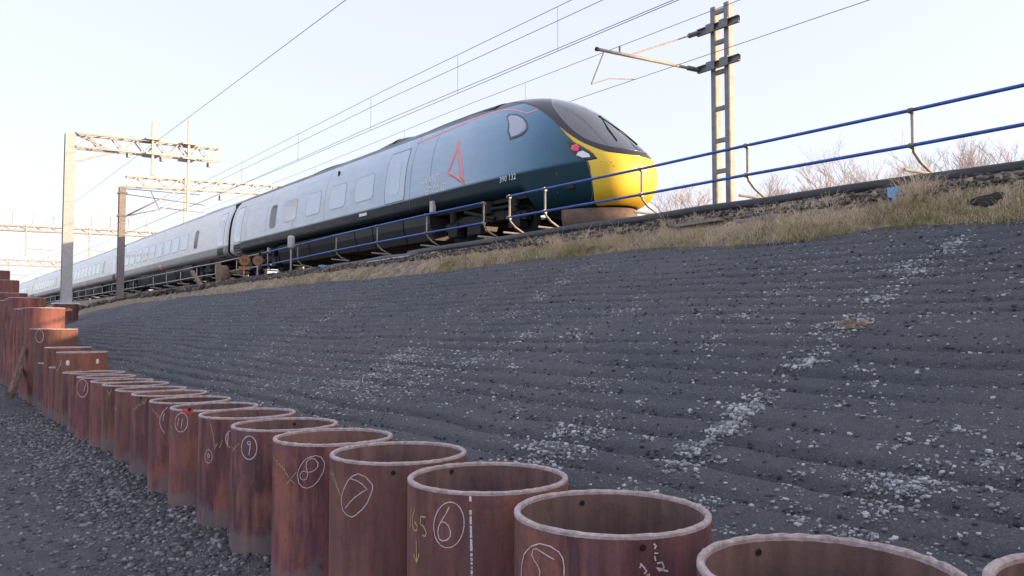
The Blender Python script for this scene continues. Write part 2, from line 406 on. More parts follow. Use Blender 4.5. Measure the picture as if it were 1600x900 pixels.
# turf bank and cess above the slope, track bed, far field: one section swept along the line
by = graded(-40, 400, .12, .012)
prof = [(0.0, 0.0), (.12, .10), (.25, .20), (.45, .36), (.7, .50), (.95, .60)]
rows = []
for Y in by:
    xc = float(crest(Y)); zc = SLZ + SLK * (xc - SL0) - .03
    r = [(xc + 0, Y, zc)]
    xe = 9.9; ze = 3.44
    for k in np.linspace(.12, 1, 9):
        X = xc + (xe - xc) * k
        r.append((X, Y, zc + (ze - zc) * (k ** .75) + .10 * (fbm(np.array(X * 2.2), np.array(Y * 1.6), 3) - .45)))
    r += [(10.15, Y, 3.46), (10.75, Y, 3.47)]
    rows.append(r)
V = np.array(rows).reshape(-1, 3)
bank = big_mesh('turf_bank', V, grid_faces(len(by), len(rows[0]))[:, ::-1], 'bank', None, True); tag(bank, kind='structure')
def sweep(name, sec, y0, y1, mt):
    n = len(sec); v = [(x, y0, z) for x, z in sec] + [(x, y1, z) for x, z in sec]
    mm = MB(); mm.add(v, [(i, i + 1, n + i + 1, n + i) for i in range(n - 1)])
    return tag(mm.build(name, mt), kind='structure')
sweep('ballast_bed', [(10.70, 3.42), (10.95, 3.50), (11.35, 3.585), (17.2, 3.585), (18.1, 3.30), (18.6, 3.05)], -40, 1200, 'ballast')
sweep('field', [(18.3, 3.06), (26, 3.0), (60, 3.2), (2500, 3.4)], -2500, 4000, 'field')
sweep('bank_side', [(8.2, 2.4), (10.76, 3.40)], -2500, -39.9, 'bank')

# ------------------------------------------------------------------ loose stone
VAR = []
for k in range(10):
    c = np.array([(x, y, z) for x in (-1, 1) for y in (-1, 1) for z in (-1, 1)], float)
    VAR.append(c * (1 + .8 * (rng.random((8, 3)) - .5)) * np.array([1.05, .65 + .35 * rng.random(), .5 + .35 * rng.random()]) * .5)
VAR = np.array(VAR)
CF = np.array([(0, 1, 3), (0, 3, 2), (4, 6, 7), (4, 7, 5), (0, 4, 5), (0, 5, 1), (2, 3, 7), (2, 7, 6), (0, 2, 6), (0, 6, 4), (1, 5, 7), (1, 7, 3)])
def rocks(name, P, S, m, sink=.15):
    n = len(P); v = VAR[rng.integers(0, len(VAR), n)].copy()
    a = rng.random(n) * 2 * PI; tx = (rng.random(n) - .5) * 1.3
    ca, sa = np.cos(a)[:, None], np.sin(a)[:, None]; ct, st = np.cos(tx)[:, None], np.sin(tx)[:, None]
    y = v[..., 1] * ct - v[..., 2] * st; z = v[..., 1] * st + v[..., 2] * ct; x = v[..., 0]
    v = np.stack([x * ca - y * sa, x * sa + y * ca, z], -1) * S[:, None, None]
    v = v + P[:, None, :]; v[..., 2] += (S * (.5 * .55 - sink))[:, None]
    Fc = (CF[None] + 8 * np.arange(n)[:, None, None]).reshape(-1, 3)
    return big_mesh(name, v.reshape(-1, 3), Fc, m)
def keep(P):
    x, y, d = project(P); return (d > .5) & (x > -160) & (x < 1760) & (y > 250) & (y < 1050)
pts = []; siz = []
def addstones(P, smin, smax, pw=2.2):
    s = .50 * (smin + (smax - smin) * rng.random(len(P)) ** pw); pts.append(P); siz.append(s)
def runnel(px, n, wid, smin=.014, smax=.06):
    n = int(n * 1.5)
    """stones that rolled down in a line"""
    Q = np.array([at_slope(x, y)[:2] for x, y in px]); seg = np.linalg.norm(np.diff(Q, axis=0), axis=1); cs = np.r_[0, np.cumsum(seg)]
    t = rng.random(n) * cs[-1]; t = t + .25 * np.sin(t * 9) ; t = np.clip(t, 0, cs[-1])
    X = np.interp(t, cs, Q[:, 0]) + rng.normal(0, wid * .4, n); Y = np.interp(t, cs, Q[:, 1]) + rng.normal(0, wid, n)
    addstones(np.stack([X, Y, X * 0], 1), smin, smax)
def patch(px, n, sx, sy, smin=.014, smax=.06):
    n = int(n * 1.5)
    c = at_slope(*px); addstones(np.stack([rng.normal(c[0], sx, n), rng.normal(c[1], sy, n), np.zeros(n)], 1), smin, smax)
runnel([(1510, 365), (1440, 410), (1370, 470), (1290, 545), (1180, 625), (1085, 700), (1005, 765)], 1500, .075, .012, .062)
runnel([(1180, 625), (1130, 670), (1075, 705)], 420, .05, .016, .075)
runnel([(1245, 435), (1190, 470), (1110, 540), (1070, 570)], 330, .07, .012, .045)
runnel([(1430, 395), (1370, 430), (1300, 480)], 200, .07, .012, .045)
runnel([(945, 405), (880, 440), (800, 490), (760, 505)], 520, .10, .012, .045)
runnel([(850, 510), (780, 548), (700, 575), (640, 600)], 520, .08, .012, .045)
runnel([(660, 540), (600, 575), (540, 600)], 650, .22, .014, .05)
runnel([(560, 470), (480, 510), (400, 560)], 400, .2, .014, .05)
runnel([(1000, 470), (900, 520), (870, 545)], 160, .1, .012, .04)
runnel([(1100, 480), (1080, 500), (950, 570), (900, 610), (800, 640)], 260, .12, .012, .04)
runnel([(1500, 700), (1440, 740), (1380, 790), (1340, 830)], 420, .08, .010, .045)
runnel([(1590, 690), (1520, 780), (1500, 850)], 150, .1, .008, .035)
patch((880, 690), 420, .22, .16, .014, .055); patch((845, 700), 200, .3, .2)
patch((1390, 765), 200, .12, .10, .010, .045); patch((640, 575), 700, .5, .6, .014, .05); patch((480, 590), 900, .8, 1.6, .015, .05)
patch((1320, 510), 60, .06, .09, .02, .08); patch((560, 620), 500, .5, .6, .014, .05)
for x in range(1180, 1600, 60): patch((x + rng.random() * 40, 395 + rng.random() * 30), 60, .25, .25, .012, .05)
for k in range(170):
    x_ = rng.uniform(250, 1600); runnel([(x_, (y_ := rng.uniform(400, 800))), (x_ - rng.uniform(20, 60), y_ + rng.uniform(15, 45))], 16, .05, .012, .05)
n = 26000; Yv = rng.random(n) ** 1.6 * 42 - 1; Xv = 2.5 + rng.random(n) * 6.4
addstones(np.stack([Xv, Yv, Xv * 0], 1), .010, .046, 3.0)
P = np.concatenate(pts); S = np.concatenate(siz)
ok = (P[:, 0] > 2.35) & (P[:, 0] < crest(P[:, 1]) + .05); P, S = P[ok], S[ok]; P[:, 2] = slope_z(P[:, 0], P[:, 1])
ok = keep(P); P, S = P[ok], S[ok]
tag(rocks('loose_stone', P, S, 'stone'), 'pale crushed stones strewn in streaks down the dark embankment face', 'stones', None, 'stuff')
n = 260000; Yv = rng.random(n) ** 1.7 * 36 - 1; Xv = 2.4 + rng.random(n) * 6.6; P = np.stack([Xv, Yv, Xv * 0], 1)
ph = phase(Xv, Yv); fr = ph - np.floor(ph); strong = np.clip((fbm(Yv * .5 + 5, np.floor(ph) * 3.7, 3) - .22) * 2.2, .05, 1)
line = np.exp(-((fr - .5) / .12) ** 2) * strong          # dark grit stands in for shade in the raked grooves
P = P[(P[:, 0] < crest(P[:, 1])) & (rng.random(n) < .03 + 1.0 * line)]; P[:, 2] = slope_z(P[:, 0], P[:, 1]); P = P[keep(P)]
tag(rocks('groove_shade_grit', P, .009 + .020 * rng.random(len(P)) ** 2.2, 'shade_grit'), 'dark grit coloured as shade in the level raked lines across the embankment face', 'grit', None, 'stuff')
# site ground: stones, clods and the berm at the foot of the wall
n = 34000; Yv = rng.random(n) ** 1.5 * 26 + .5; Xv = 2.2 - rng.random(n) ** 1.2 * 6; P = np.stack([Xv, Yv, low_z(Xv, Yv)], 1); P = P[keep(P)]
tag(rocks('ground_stone', P, .006 + .030 * rng.random(len(P)) ** 3.4, 'clod'), 'small stones scattered on the grey site ground left of the piles', 'stones', None, 'stuff')
n = 15000; Yv = rng.random(n) * 16 + 1; Xv = 1.62 + rng.normal(0, .32, n); P = np.stack([Xv, Yv, low_z(Xv, Yv)], 1); P = P[keep(P) & (Xv < 2.1)]
tag(rocks('berm_clod', P, .007 + .034 * rng.random(len(P)) ** 3, 'clod'), 'rubbly grey clods heaped along the foot of the pile wall', 'clods', None, 'stuff')
# ballast at the cess
n = 20000; Yv = rng.random(n) ** 1.5 * 60 - 1; Xv = 9.35 + rng.random(n) * 1.9
zb = np.interp(Xv, [9.35, 9.9, 10.75, 10.95, 11.35], [3.17, 3.44, 3.47, 3.50, 3.585]); P = np.stack([Xv, Yv, zb], 1)
tag(rocks('ballast_stone', P, .022 + .034 * rng.random(n), 'bstone'), 'brown ballast stones on the cess behind the handrail', 'ballast', None, 'stuff')

# ------------------------------------------------------------------ grass on the bank
def bank_z(X, Y):
    xc = crest(Y); zc = SLZ + SLK * (xc - SL0) - .03
    k = np.clip((X - xc) / (9.9 - xc), 0, 1)
    return np.where(X < xc, SLZ + SLK * (X - SL0), zc + (3.44 - zc) * k ** .75 + .10 * (fbm(X * 2.2, Y * 1.6, 3) - .45))
def blades(name, P, Hh, m, lean=.5, wd=.004, bias=(0, 0)):
    n = len(P); a = rng.random(n) * 2 * PI; L = Hh * (.55 + .45 * rng.random(n)) 
    lx = np.cos(a) * L * lean * rng.random(n) + bias[0] * L; ly = np.sin(a) * L * lean * rng.random(n) + bias[1] * L
    b = rng.random(n) * PI; wx = np.cos(b) * wd; wy = np.sin(b) * wd
    z0 = np.zeros(n)
    q = [np.stack([P[:, 0] - wx, P[:, 1] - wy, P[:, 2] - .02], 1), np.stack([P[:, 0] + wx, P[:, 1] + wy, P[:, 2] - .02], 1),
         np.stack([P[:, 0] + lx * .4 + wx * .8, P[:, 1] + ly * .4 + wy * .8, P[:, 2] + L * .62], 1),
         np.stack([P[:, 0] + lx * .4 - wx * .8, P[:, 1] + ly * .4 - wy * .8, P[:, 2] + L * .62], 1),
         np.stack([P[:, 0] + lx, P[:, 1] + ly, P[:, 2] + L * (.95 - .25 * lean * rng.random(n))], 1)]
    Vv = np.stack(q, 1).reshape(-1, 3); k = 5 * np.arange(n)[:, None]
    Fc = np.concatenate([np.array([[0, 1, 2]]) + k, np.array([[0, 2, 3]]) + k, np.array([[3, 2, 4]]) + k])
    return big_mesh(name, Vv, Fc, m)
def clumps(n_cl, per, y0, y1, x0, x1, spread, hh, seed):
    """x0, x1: fraction of the way from the slope edge (0) to the pipe (1)"""
    r = np.random.default_rng(seed); Yc = r.uniform(y0, y1, n_cl); fx = r.uniform(x0, x1, n_cl); Xc = crest(Yc) + (9.85 - crest(Yc)) * fx
    hs = hh * r.uniform(.5, 1.15, n_cl)
    X = np.repeat(Xc, per) + r.normal(0, spread, n_cl * per); Y = np.repeat(Yc, per) + r.normal(0, spread * 1.5, n_cl * per)
    return np.stack([X, Y, bank_z(X, Y)], 1), np.repeat(hs, per)
sets = [clumps(170, 56, 2.0, 9.3, .03, .42, .085, .14, 1), clumps(120, 52, 9, 15.2, .05, .5, .085, .13, 2), clumps(60, 36, 17.5, 23.5, .05, .45, .10, .12, 3),
        clumps(50, 30, 23, 31, .05, .3, .12, .09, 4), clumps(46, 16, 4, 13, .3, .8, .05, .22, 5), clumps(20, 36, 9.2, 11.0, .1, .5, .06, .28, 6), clumps(34, 20, 2.5, 9, .35, .8, .06, .18, 7), clumps(8, 70, 4.1, 4.5, .4, .65, .06, .30, 9)]
hole_c = at_slope(1540, 333); 
def not_hole(P): return ((P[:, 1] - hole_c[1]) / .17) ** 2 + ((P[:, 0] - hole_c[0] - .02) / .14) ** 2 > 1
P = np.concatenate([s[0] for s in sets]); Hh = np.concatenate([s[1] for s in sets]); k = not_hole(P) & ((P[:, 0] - crest(P[:, 1])) > .5 * (fbm(P[:, 1] * 1.7, P[:, 1] * 0 + 3, 3) - .42) - .02)
tag(blades('dry_grass', P[k], Hh[k], 'straw', 2.3, .0026, (-.10, -.15)), 'straw coloured dry grass along the top of the embankment', 'grass', None, 'stuff')
sets = [clumps(36, 70, 2.0, 8.6, .0, .22, .10, .11, 11), clumps(36, 80, 9, 14.5, .0, .25, .10, .12, 12), clumps(40, 50, 17.5, 23, -.02, .35, .11, .07, 13), clumps(44, 70, 2, 4.8, .0, .45, .10, .12, 14)]
P = np.concatenate([s[0] for s in sets]); Hh = np.concatenate([s[1] for s in sets]); k = not_hole(P)
tag(blades('green_grass', P[k], Hh[k], 'green', 2.2, .0028, (-.10, -.1)), 'dull green turf at the lip of the embankment', 'grass', None, 'stuff')
hc = np.array([hole_c[0] + .03, hole_c[1], float(bank_z(np.array(hole_c[0] + .03), np.array(hole_c[1])))])
mm = MB(); o = empty('animal_burrow', hc, 'dark burrow opening under the turf at the right of the bank', 'burrow'); ring = []
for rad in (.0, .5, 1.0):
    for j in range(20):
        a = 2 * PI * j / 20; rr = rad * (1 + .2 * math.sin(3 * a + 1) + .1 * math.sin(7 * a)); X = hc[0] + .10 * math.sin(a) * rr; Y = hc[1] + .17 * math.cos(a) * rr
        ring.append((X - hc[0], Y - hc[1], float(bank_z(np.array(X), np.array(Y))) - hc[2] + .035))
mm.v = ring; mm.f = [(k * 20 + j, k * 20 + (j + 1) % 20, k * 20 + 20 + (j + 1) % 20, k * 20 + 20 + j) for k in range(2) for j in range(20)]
mm.build('opening', 'hole', o)

# ------------------------------------------------------------------ tubular piles of the wall
R0, WALL = .381, .023
def pile_mesh(h, seed, jag):
    r = np.random.default_rng(seed); n = 96; a = np.arange(n) * 2 * PI / n
    top = h - .006 + 0 * a
    prof = [(R0, -.7), (R0, .15), (R0, h * .6), (R0, h - .006)]
    v = []; f = []
    for rad, z in prof: v += [(rad * math.cos(t), rad * math.sin(t), z) for t in a]
    inn = [(R0 - WALL, h - .006), (R0 - WALL, h * .5), (R0 - WALL, -.25)]
    bore = MB()
    for rad, z in inn: bore.v += [(rad * math.cos(t), rad * math.sin(t), z) for t in a]
    bore.f = [(i * n + j, i * n + (j + 1) % n, i * n + n + (j + 1) % n, i * n + n + j) for i in range(2) for j in range(n)]
    rowsn = len(prof)
    for i in range(rowsn - 1):
        for j in range(n): q = i * n; f.append((q + j, q + (j + 1) % n, q + n + (j + 1) % n, q + n + j))
    b = MB(); b.v = v; b.f = f
    rim = MB(); jz = r.random(n) * jag
    prof2 = [(R0 + .0015, h - .012, 0), (R0 + .001, h - .003, .4), (R0 - .004, h + .001, 1), (R0 - WALL + .004, h + .001, 1), (R0 - WALL - .0005, h - .004, .4), (R0 - WALL - .001, h - .014, 0)]
    for rad, z, w_ in prof2: rim.v += [((rad + (r.random() - .5) * .002) * math.cos(t), rad * math.sin(t), z + w_ * jz[j] + (jz[j] * -.5 if w_ == 0 else 0)) for j, t in enumerate(a)]
    for i in range(len(prof2) - 1):
        for j in range(n): q = i * n; rim.f.append((q + j, q + (j + 1) % n, q + n + (j + 1) % n, q + n + j))
    return b, rim, bore
PILES = {}
def pile(key, X, Y, h, label, m='rust', seed=0, jag=.005):
    o = empty('tubular_pile', (X, Y, 0), label, 'pile', 'rusty tubular piles of the retaining wall')
    b, rim, bore = pile_mesh(h, seed, jag)
    b.build('pile_tube', m, o, True); bore.build('bore', 'bore', o, True); rim.build('cut_edge', 'rim', o)
    s = MB(); n = 24; s.v = [(0, 0, -.18)] + [((R0 - WALL) * math.cos(2 * PI * j / n), (R0 - WALL) * math.sin(2 * PI * j / n), -.22) for j in range(n)]
    s.f = [(0, 1 + j, 1 + (j + 1) % n) for j in range(n)]; s.build('soil_plug', 'soil', o)
    PILES[key] = (o, X, Y, h); return o
def on_pile(key, x, y, off=.003):
    """the point of the pile's near face seen at that picture position, in pile coordinates"""
    o, X, Y, h = PILES[key]; r = ray(x, y); dx, dy = r[0], r[1]
    A = dx * dx + dy * dy; B = -2 * (dx * X + dy * Y); Cc = X * X + Y * Y - R0 * R0
    disc = B * B - 4 * A * Cc; t = (-B - math.sqrt(max(disc, 0))) / (2 * A)
    P = CAM + r * t; q = P - np.array([X, Y, 0]); s = (R0 + off) / math.hypot(q[0], q[1]); return Vector((q[0] * s, q[1] * s, q[2]))
def stroke(mm, key, px, wd=.007):
    pts = [on_pile(key, *p) for p in px]
    # resample
    out = [pts[0]]
    for a, b in zip(pts, pts[1:]):
        k = max(1, int((b - a).length / .012)); out += [a.lerp(b, (i + 1) / k) for i in range(k)]
    L = []
    for i, p in enumerate(out):
        nrm = Vector((p.x, p.y, 0)).normalized(); p = nrm * (R0 + .003) + Vector((0, 0, p.z))
        t = (out[min(i + 1, len(out) - 1)] - out[max(i - 1, 0)]).normalized(); sdv = t.cross(nrm).normalized() * wd * (.4 + .2 * random.random())
        L.append((p + sdv, p - sdv))
    k = len(mm.v)
    for a, b in L: mm.v += [tuple(a), tuple(b)]
    for i in range(len(L) - 1): q = k + 2 * i; mm.f.append((q, q + 1, q + 3, q + 2))
def oval(cx, cy, rx, ry, tilt=0, n=22, a0=0, a1=2 * PI):
    ct, st = math.cos(tilt), math.sin(tilt); out = []
    for i in range(n + 1):
        a = a0 + (a1 - a0) * i / n; x = rx * math.cos(a); y = ry * math.sin(a); out.append((cx + x * ct - y * st, cy + x * st + y * ct))
    return out
def scribble(x0, y0, x1, y1, n, amp, seed):
    r = random.Random(seed); out = []
    for i in range(n):
        t = i / (n - 1); s_ = 1 if i % 2 else -1
        out.append((x0 + (x1 - x0) * t + r.uniform(-.3, .3) * amp, y0 + (y1 - y0) * t + s_ * amp * r.uniform(.3, 1)))
    return out
wall = [('3', 2.18, .46, 1.06, 'rusty pile cut off by the right edge of the photo'),
        ('4', 2.19, 1.30, .925, 'nearest rusty pile, broad pale rim and dark hollow at the bottom right'),
        ('5', 2.20, 2.22, .925, 'rusty pile chalked with a circled 5 and a small round hole'),
        ('6', 2.21, 3.06, .93, 'purplish rusty pile chalked with a circled 6 and yellow 165'),
        ('7', 2.215, 3.93, .935, 'mottled orange brown pile chalked with a circled 7'),
        ('8', 2.22, 4.80, .925, 'brown pile chalked with a circled 8'),
        ('9', 2.23, 5.66, .92, 'rusty pile chalked with a circled 9'),
        ('10', 2.24, 6.50, .925, 'rusty pile half hidden just behind the one chalked 9'),
        ('11', 2.25, 7.42, .905, 'dark rusty pile chalked with circled 11 and a red paint smear'),
        ('12', 2.26, 8.24, .905, 'rusty pile just behind the one chalked 11'),
        ('13', 2.265, 9.06, .915, 'rusty pile second behind the one chalked 11'),
        ('14', 2.27, 9.90, .905, 'rusty pile third behind the one chalked 11'),
        ('15', 2.28, 10.74, .915, 'orange tinted low pile fourth behind the one chalked 11'),
        ('16', 2.29, 11.61, .905, 'purplish low pile fifth behind the one chalked 11'),
        ('17', 2.27, 12.55, .915, 'low rusty pile with a large faint chalk circle'),
        ('18', 2.30, 13.40, .93, 'last low pile before the taller orange piles'),
        ('t1', 2.31, 14.90, 1.20, 'bright orange taller pile with two pale spots near its top'),
        ('s1', 2.31, 14.17, .90, 'low pile squeezed in front of the taller pile with pale spots'),
        ('t2', 2.32, 16.45, 1.245, 'orange taller pile just behind the one with pale spots'),
        ('s2', 2.31, 15.68, .92, 'low pile between the two orange taller piles'),
        ('s3', 2.33, 17.30, .93, 'low sliver of a pile between taller ones at left'),
        ('t3', 2.34, 18.12, 1.575, 'tall rusty pile with a faint chalk circle by the plank'),
        ('t4', 2.34, 18.98, 1.575, 'tall pile next behind the one with the faint circle'),
        ('t5', 2.34, 19.85, 2.03, 'tall broad rusty pile with a white chalk slash at left')]
for i, (k, X, Y, h, lab) in enumerate(wall):
    pile(k, X, Y, h, lab, 'rust_hi' if k in ('t1', 't2', '15', 't3') else 'rust', 20 + i, .006 if k in ('4', '8') else .0035)
ordn = ['first', 'second', 'third', 'fourth', 'fifth', 'sixth', 'seventh', 'eighth', 'ninth', 'tenth', 'eleventh', 'twelfth', 'thirteenth', 'fourteenth', 'fifteenth', 'sixteenth', 'seventeenth', 'eighteenth', 'nineteenth', 'twentieth', 'twenty-first']
Yp = 20.7; i = 0
while Yp < 37.5:
    h = 2.04 if Yp < 23 else 2.36 if Yp < 27.2 else 2.62 if Yp < 30 else 3.12 if Yp < 33.5 else 3.62
    pile('f%d' % i, 2.35 + .006 * i, Yp, h + random.uniform(-.02, .02), 'far tall rusty pile, %s behind the one with the white slash' % ordn[i], 'rust', 60 + i)
    i += 1; Yp += .86
def marks(key, name, m, strokes, wd):
    o = PILES[key][0]; mm = MB()
    for s in strokes: stroke(mm, key, s, wd)
    return mm.build(name, m, o)
CW, CY = .0045, .004
marks('5', 'chalk_number', 'chalkw', [[(817, 915), (815.5, 900), (816, 884), (820, 866), (830, 854), (844, 849), (860, 853), (874, 862), (880, 872), (882, 885), (882, 900), (880, 925), (866, 942), (846, 947), (827, 937), (817, 915)],
      [(867, 874), (850, 864), (840, 857.5), (834, 858), (832, 866), (835, 874), (841, 883), (844.5, 892), (844, 905), (838, 913), (826, 914)]], CW)
marks('5', 'chalk_scrawl', 'chalkw', [[(1021, 849), (1024.5, 853), (1022, 857)], [(1022, 864), (1028, 864)], [(1022, 868), (1024, 876)], [(1000, 880), (1008, 888)], [(999, 887), (1002, 882), (1010, 892), (1006, 896)], [(1026, 880), (1034, 878), (1037, 886), (1030, 892), (1025, 886), (1034, 890), (1043, 892)], [(1010, 899), (1014, 896), (1014, 905)]], .006)
marks('6', 'chalk_number', 'chalkw', [oval(702, 820, 23.5, 36, .10), [(702.5, 792), (697, 803), (691, 813), (686, 822), (684.5, 832), (687, 842), (692, 845), (699, 843.5), (704, 838), (704.5, 830), (701, 821), (696, 816), (690, 815)]], CW)
marks('6', 'chalk_depth_note', 'chalky', [[(643.5, 793), (641.5, 825)], [(649.5, 795), (645.5, 807), (645, 819), (648, 828), (652, 829), (653, 822), (648.5, 815)], [(666, 808), (658, 807), (657.5, 818), (663, 823), (667, 832), (665, 838), (660.5, 836)], [(651, 843), (652, 878)], [(647, 865), (652, 879), (656, 865)]], .0065)
for y0, y1 in ((775, 783), (797, 804), (806, 819), (821, 840), (842, 861), (864, 869), (871, 876), (878, 882), (885, 889), (891, 897), (899, 906), (908, 925)):
    marks('6', 'paint_dash', 'paintw', [[(735 + .02 * (y0 - 775), y0), (735 + .02 * (y1 - 775), y1)]], .010)
marks('7', 'chalk_number', 'chalkw', [[(560, 740), (572, 745), (582.6, 757.8), (582, 766), (579.5, 773), (574, 786), (565.5, 796.6), (556, 805), (550, 807.8), (542, 804), (536, 796.6), (534, 786), (534.4, 776.4), (537, 766), (540.6, 757.8), (545, 750), (550, 744.5), (560, 740)],
      [(548.4, 747.6), (558, 751), (566, 756), (574, 764), (566, 769), (556, 776), (547, 785), (540, 794)]], CW)
marks('7', 'chalk_scrawl', 'chalky', [scribble(517.5, 739, 532, 772, 12, 3.5, 1), scribble(519, 736, 530, 765, 9, 4, 2)], .005)
marks('8', 'chalk_number', 'chalkw', [[(494, 711.6), (502, 714), (507, 722), (507, 729), (505, 737.5), (497, 751.5), (489, 759.5), (480, 762.7), (473, 761), (467.5, 754.6), (465, 742), (467, 734), (470.6, 726.7), (475.5, 720), (481.5, 715), (494, 711.6)],
      [(478.4, 728), (479.5, 721.5), (483, 717.3), (488, 716), (492.4, 717.3), (497, 723), (496.6, 729), (492.4, 734.4), (487, 737), (481.5, 737.9), (476, 736), (472, 736.8), (469, 742), (470, 747.5), (473.8, 750), (479, 748.5), (481.5, 741), (478.4, 728)]], CW)
marks('8', 'chalk_scrawl', 'chalky', [scribble(430, 716, 452, 745, 13, 4, 3), [(448, 757), (463, 738)], [(455, 750), (461, 756)]], .005)
marks('9', 'chalk_number', 'chalkw', [oval(389.8, 699.5, 12, 18.3), [(392, 692), (390.5, 689.5), (388, 689.8), (387, 692.5), (389, 695), (391.5, 694), (392, 691.5), (391, 700), (389.3, 711)]], 0.0065)
marks('9', 'chalk_scrawl', 'chalky', [[(374.7, 692.5), (364, 705)], [(364, 698), (368, 703)]], 0.0047)
marks('10', 'chalk_number', 'chalkw', [oval(361, 686, 8, 13, 0, 14, PI / 2 + .15, 3 * PI / 2), [(357, 676), (355.5, 696)]], 0.0065)
marks('10', 'chalk_scrawl', 'chalky', [scribble(330, 663, 337, 698, 9, 4, 4), [(348, 687), (343, 700)], [(341, 692), (335, 702)]], 0.0050)
marks('10', 'chalk_circle', 'chalkw', [oval(326.3, 713, 5.5, 10.5), oval(326.5, 712, 1.6, 3)], 0.0043)
marks('11', 'chalk_number', 'chalkw', [oval(283.8, 659.9, 9.8, 15, .1), [(280, 653), (277.6, 665)], [(285.5, 654), (283.2, 670)]], 0.0065)
marks('11', 'red_paint_smear', 'redpaint', [[(284.5, 641.8), (292, 642.2), (302, 642.6)], [(286, 643.5), (296, 643.2)]], 0.0280)
marks('11', 'chalk_scrawl', 'chalky', [scribble(266, 655, 270, 684, 10, 3, 5)], 0.0050)
marks('12', 'chalk_number', 'chalkw', [[(262, 636.5), (255, 643), (250.5, 653), (250, 662), (253, 671), (257.5, 676)], [(257, 645), (255, 658)]], 0.0065)
marks('12', 'chalk_scrawl', 'chalky', [scribble(238, 640, 250, 652, 8, 3, 6)], 0.0050)
marks('13', 'chalk_scrawl', 'chalky', [scribble(208, 640, 229, 628, 9, 5, 7)], 0.0058)
marks('14', 'chalk_circle', 'chalkw', [[(186, 607), (180, 612), (176.5, 622), (178, 634), (182, 640)]], 0.0072)
marks('15', 'chalk_scrawl', 'chalky', [[(168, 610), (171, 616), (175, 607), (170, 619)]], 0.0072)
marks('17', 'chalk_circle', 'chalkw', [oval(129, 606.5, 8.5, 14), [(134, 600), (131.5, 611)]], 0.0086)
marks('t1', 'chalk_curve', 'chalkw', [[(96, 562), (94.5, 570), (91, 577), (88.5, 580)]], 0.0094)
marks('t3', 'chalk_circle', 'chalkw', [oval(62, 525, 6, 10), ], 0.0108)
marks('t5', 'chalk_slash', 'chalkw', [[(38, 488), (29, 501)], [(36, 498), (38, 505)], [(23, 512), (22, 506)]], 0.0216)
def spot(key, name, x, y, r, m, asp=1.0, off=.0035):
    o = PILES[key][0]; c = on_pile(key, x, y); nrm = Vector((c.x, c.y, 0)).normalized(); tv = Vector((0, 0, 1)).cross(nrm)
    mm = MB(); mm.v = [tuple(c + nrm * off)] + [tuple(nrm * (R0 + off) + Vector((0, 0, c.z)) + tv * (r * asp * math.cos(2 * PI * j / 18)) + Vector((0, 0, r * math.sin(2 * PI * j / 18)))) for j in range(18)]
    mm.f = [(0, 1 + j, 1 + (j + 1) % 18) for j in range(18)]; return mm.build(name, m, o)
spot('5', 'lifting_hole', 1004, 855.5, .012, 'hole'); spot('7', 'lifting_hole', 614.5, 738.5, .012, 'hole')
spot('11', 'lifting_hole', 296.3, 640, .016, 'hole'); spot('13', 'lifting_hole', 220.5, 621.5, .016, 'hole')
spot('t1', 'pale_spot', 106, 567, .045, 'spot', .7); spot('t1', 'pale_spot', 152, 564.5, .042, 'spot', .7)  # plain white discs set on the pile face
# holes seen on the inside of the open tubes
for key, ang, dz in (('5', 1.15, .05), ('4', 1.2, .05), ('9', 1.0, .05), ('6', 1.5, .035)):
    o, X, Y, h = PILES[key]; mm = MB(); rr = R0 - WALL - .003; c = Vector((rr * math.cos(ang), rr * math.sin(ang), h - dz)); nrm = Vector((math.cos(ang), math.sin(ang), 0)); tv = Vector((0, 0, 1)).cross(nrm)
    mm.v = [tuple(c - nrm * .001)] + [tuple(c - nrm * .001 + tv * .012 * math.cos(2 * PI * j / 14) + Vector((0, 0, .012 * math.sin(2 * PI * j / 14)))) for j in range(14)]
    mm.f = [(0, 1 + (j + 1) % 14, 1 + j) for j in range(14)]; mm.build('lifting_hole', 'hole', o)

# timber leaning on the wall
for (x0, y0, x1, y1, d, lab) in ((12, 618, 36, 546, .0, 'pale timber plank leaning on the tall piles at far left'), (20, 620, 33, 575, .10, 'short dark timber leaning beside the pale plank')):
    a = np.array(atX(x0, y0, 1.55 + d)); b = np.array(atX(x1, y1, 1.93)); o = empty('timber_plank', a, lab, 'plank')
    MB().bar((0, 0, 0), tuple(b - a), .16 if d == 0 else .12, .05, (-1, -.3, 0)).build('board', 'wood', o)

# ------------------------------------------------------------------ train
XC, ZR, YN = 12.6, 3.75, 11.72
def pchip(xs, ys):
    xs = np.array(xs, float); ys = np.array(ys, float); h = np.diff(xs); d = np.diff(ys) / h
    mk = np.zeros(len(xs)); mk[0] = d[0]; mk[-1] = d[-1]
    for i in range(1, len(xs) - 1):
        if d[i - 1] * d[i] > 0: w1 = 2 * h[i] + h[i - 1]; w2 = h[i] + 2 * h[i - 1]; mk[i] = (w1 + w2) / (w1 / d[i - 1] + w2 / d[i])
    def f(x):
        x = np.clip(np.asarray(x, float), xs[0], xs[-1]); i = np.clip(np.searchsorted(xs, x) - 1, 0, len(xs) - 2); t = (x - xs[i]) / h[i]
        return ys[i] * (1 + 2 * t) * (1 - t) ** 2 + mk[i] * h[i] * t * (1 - t) ** 2 + ys[i + 1] * t * t * (3 - 2 * t) + mk[i + 1] * h[i] * t * t * (t - 1)
    return f
sq = lambda l: [math.sqrt(v) for v in l]
fA = pchip(sq([0, .04, .15, .4, .8, 1.5, 2.5, 3.5, 5, 30]), [0, .36, .66, .89, 1.03, 1.16, 1.27, 1.33, 1.36, 1.36])
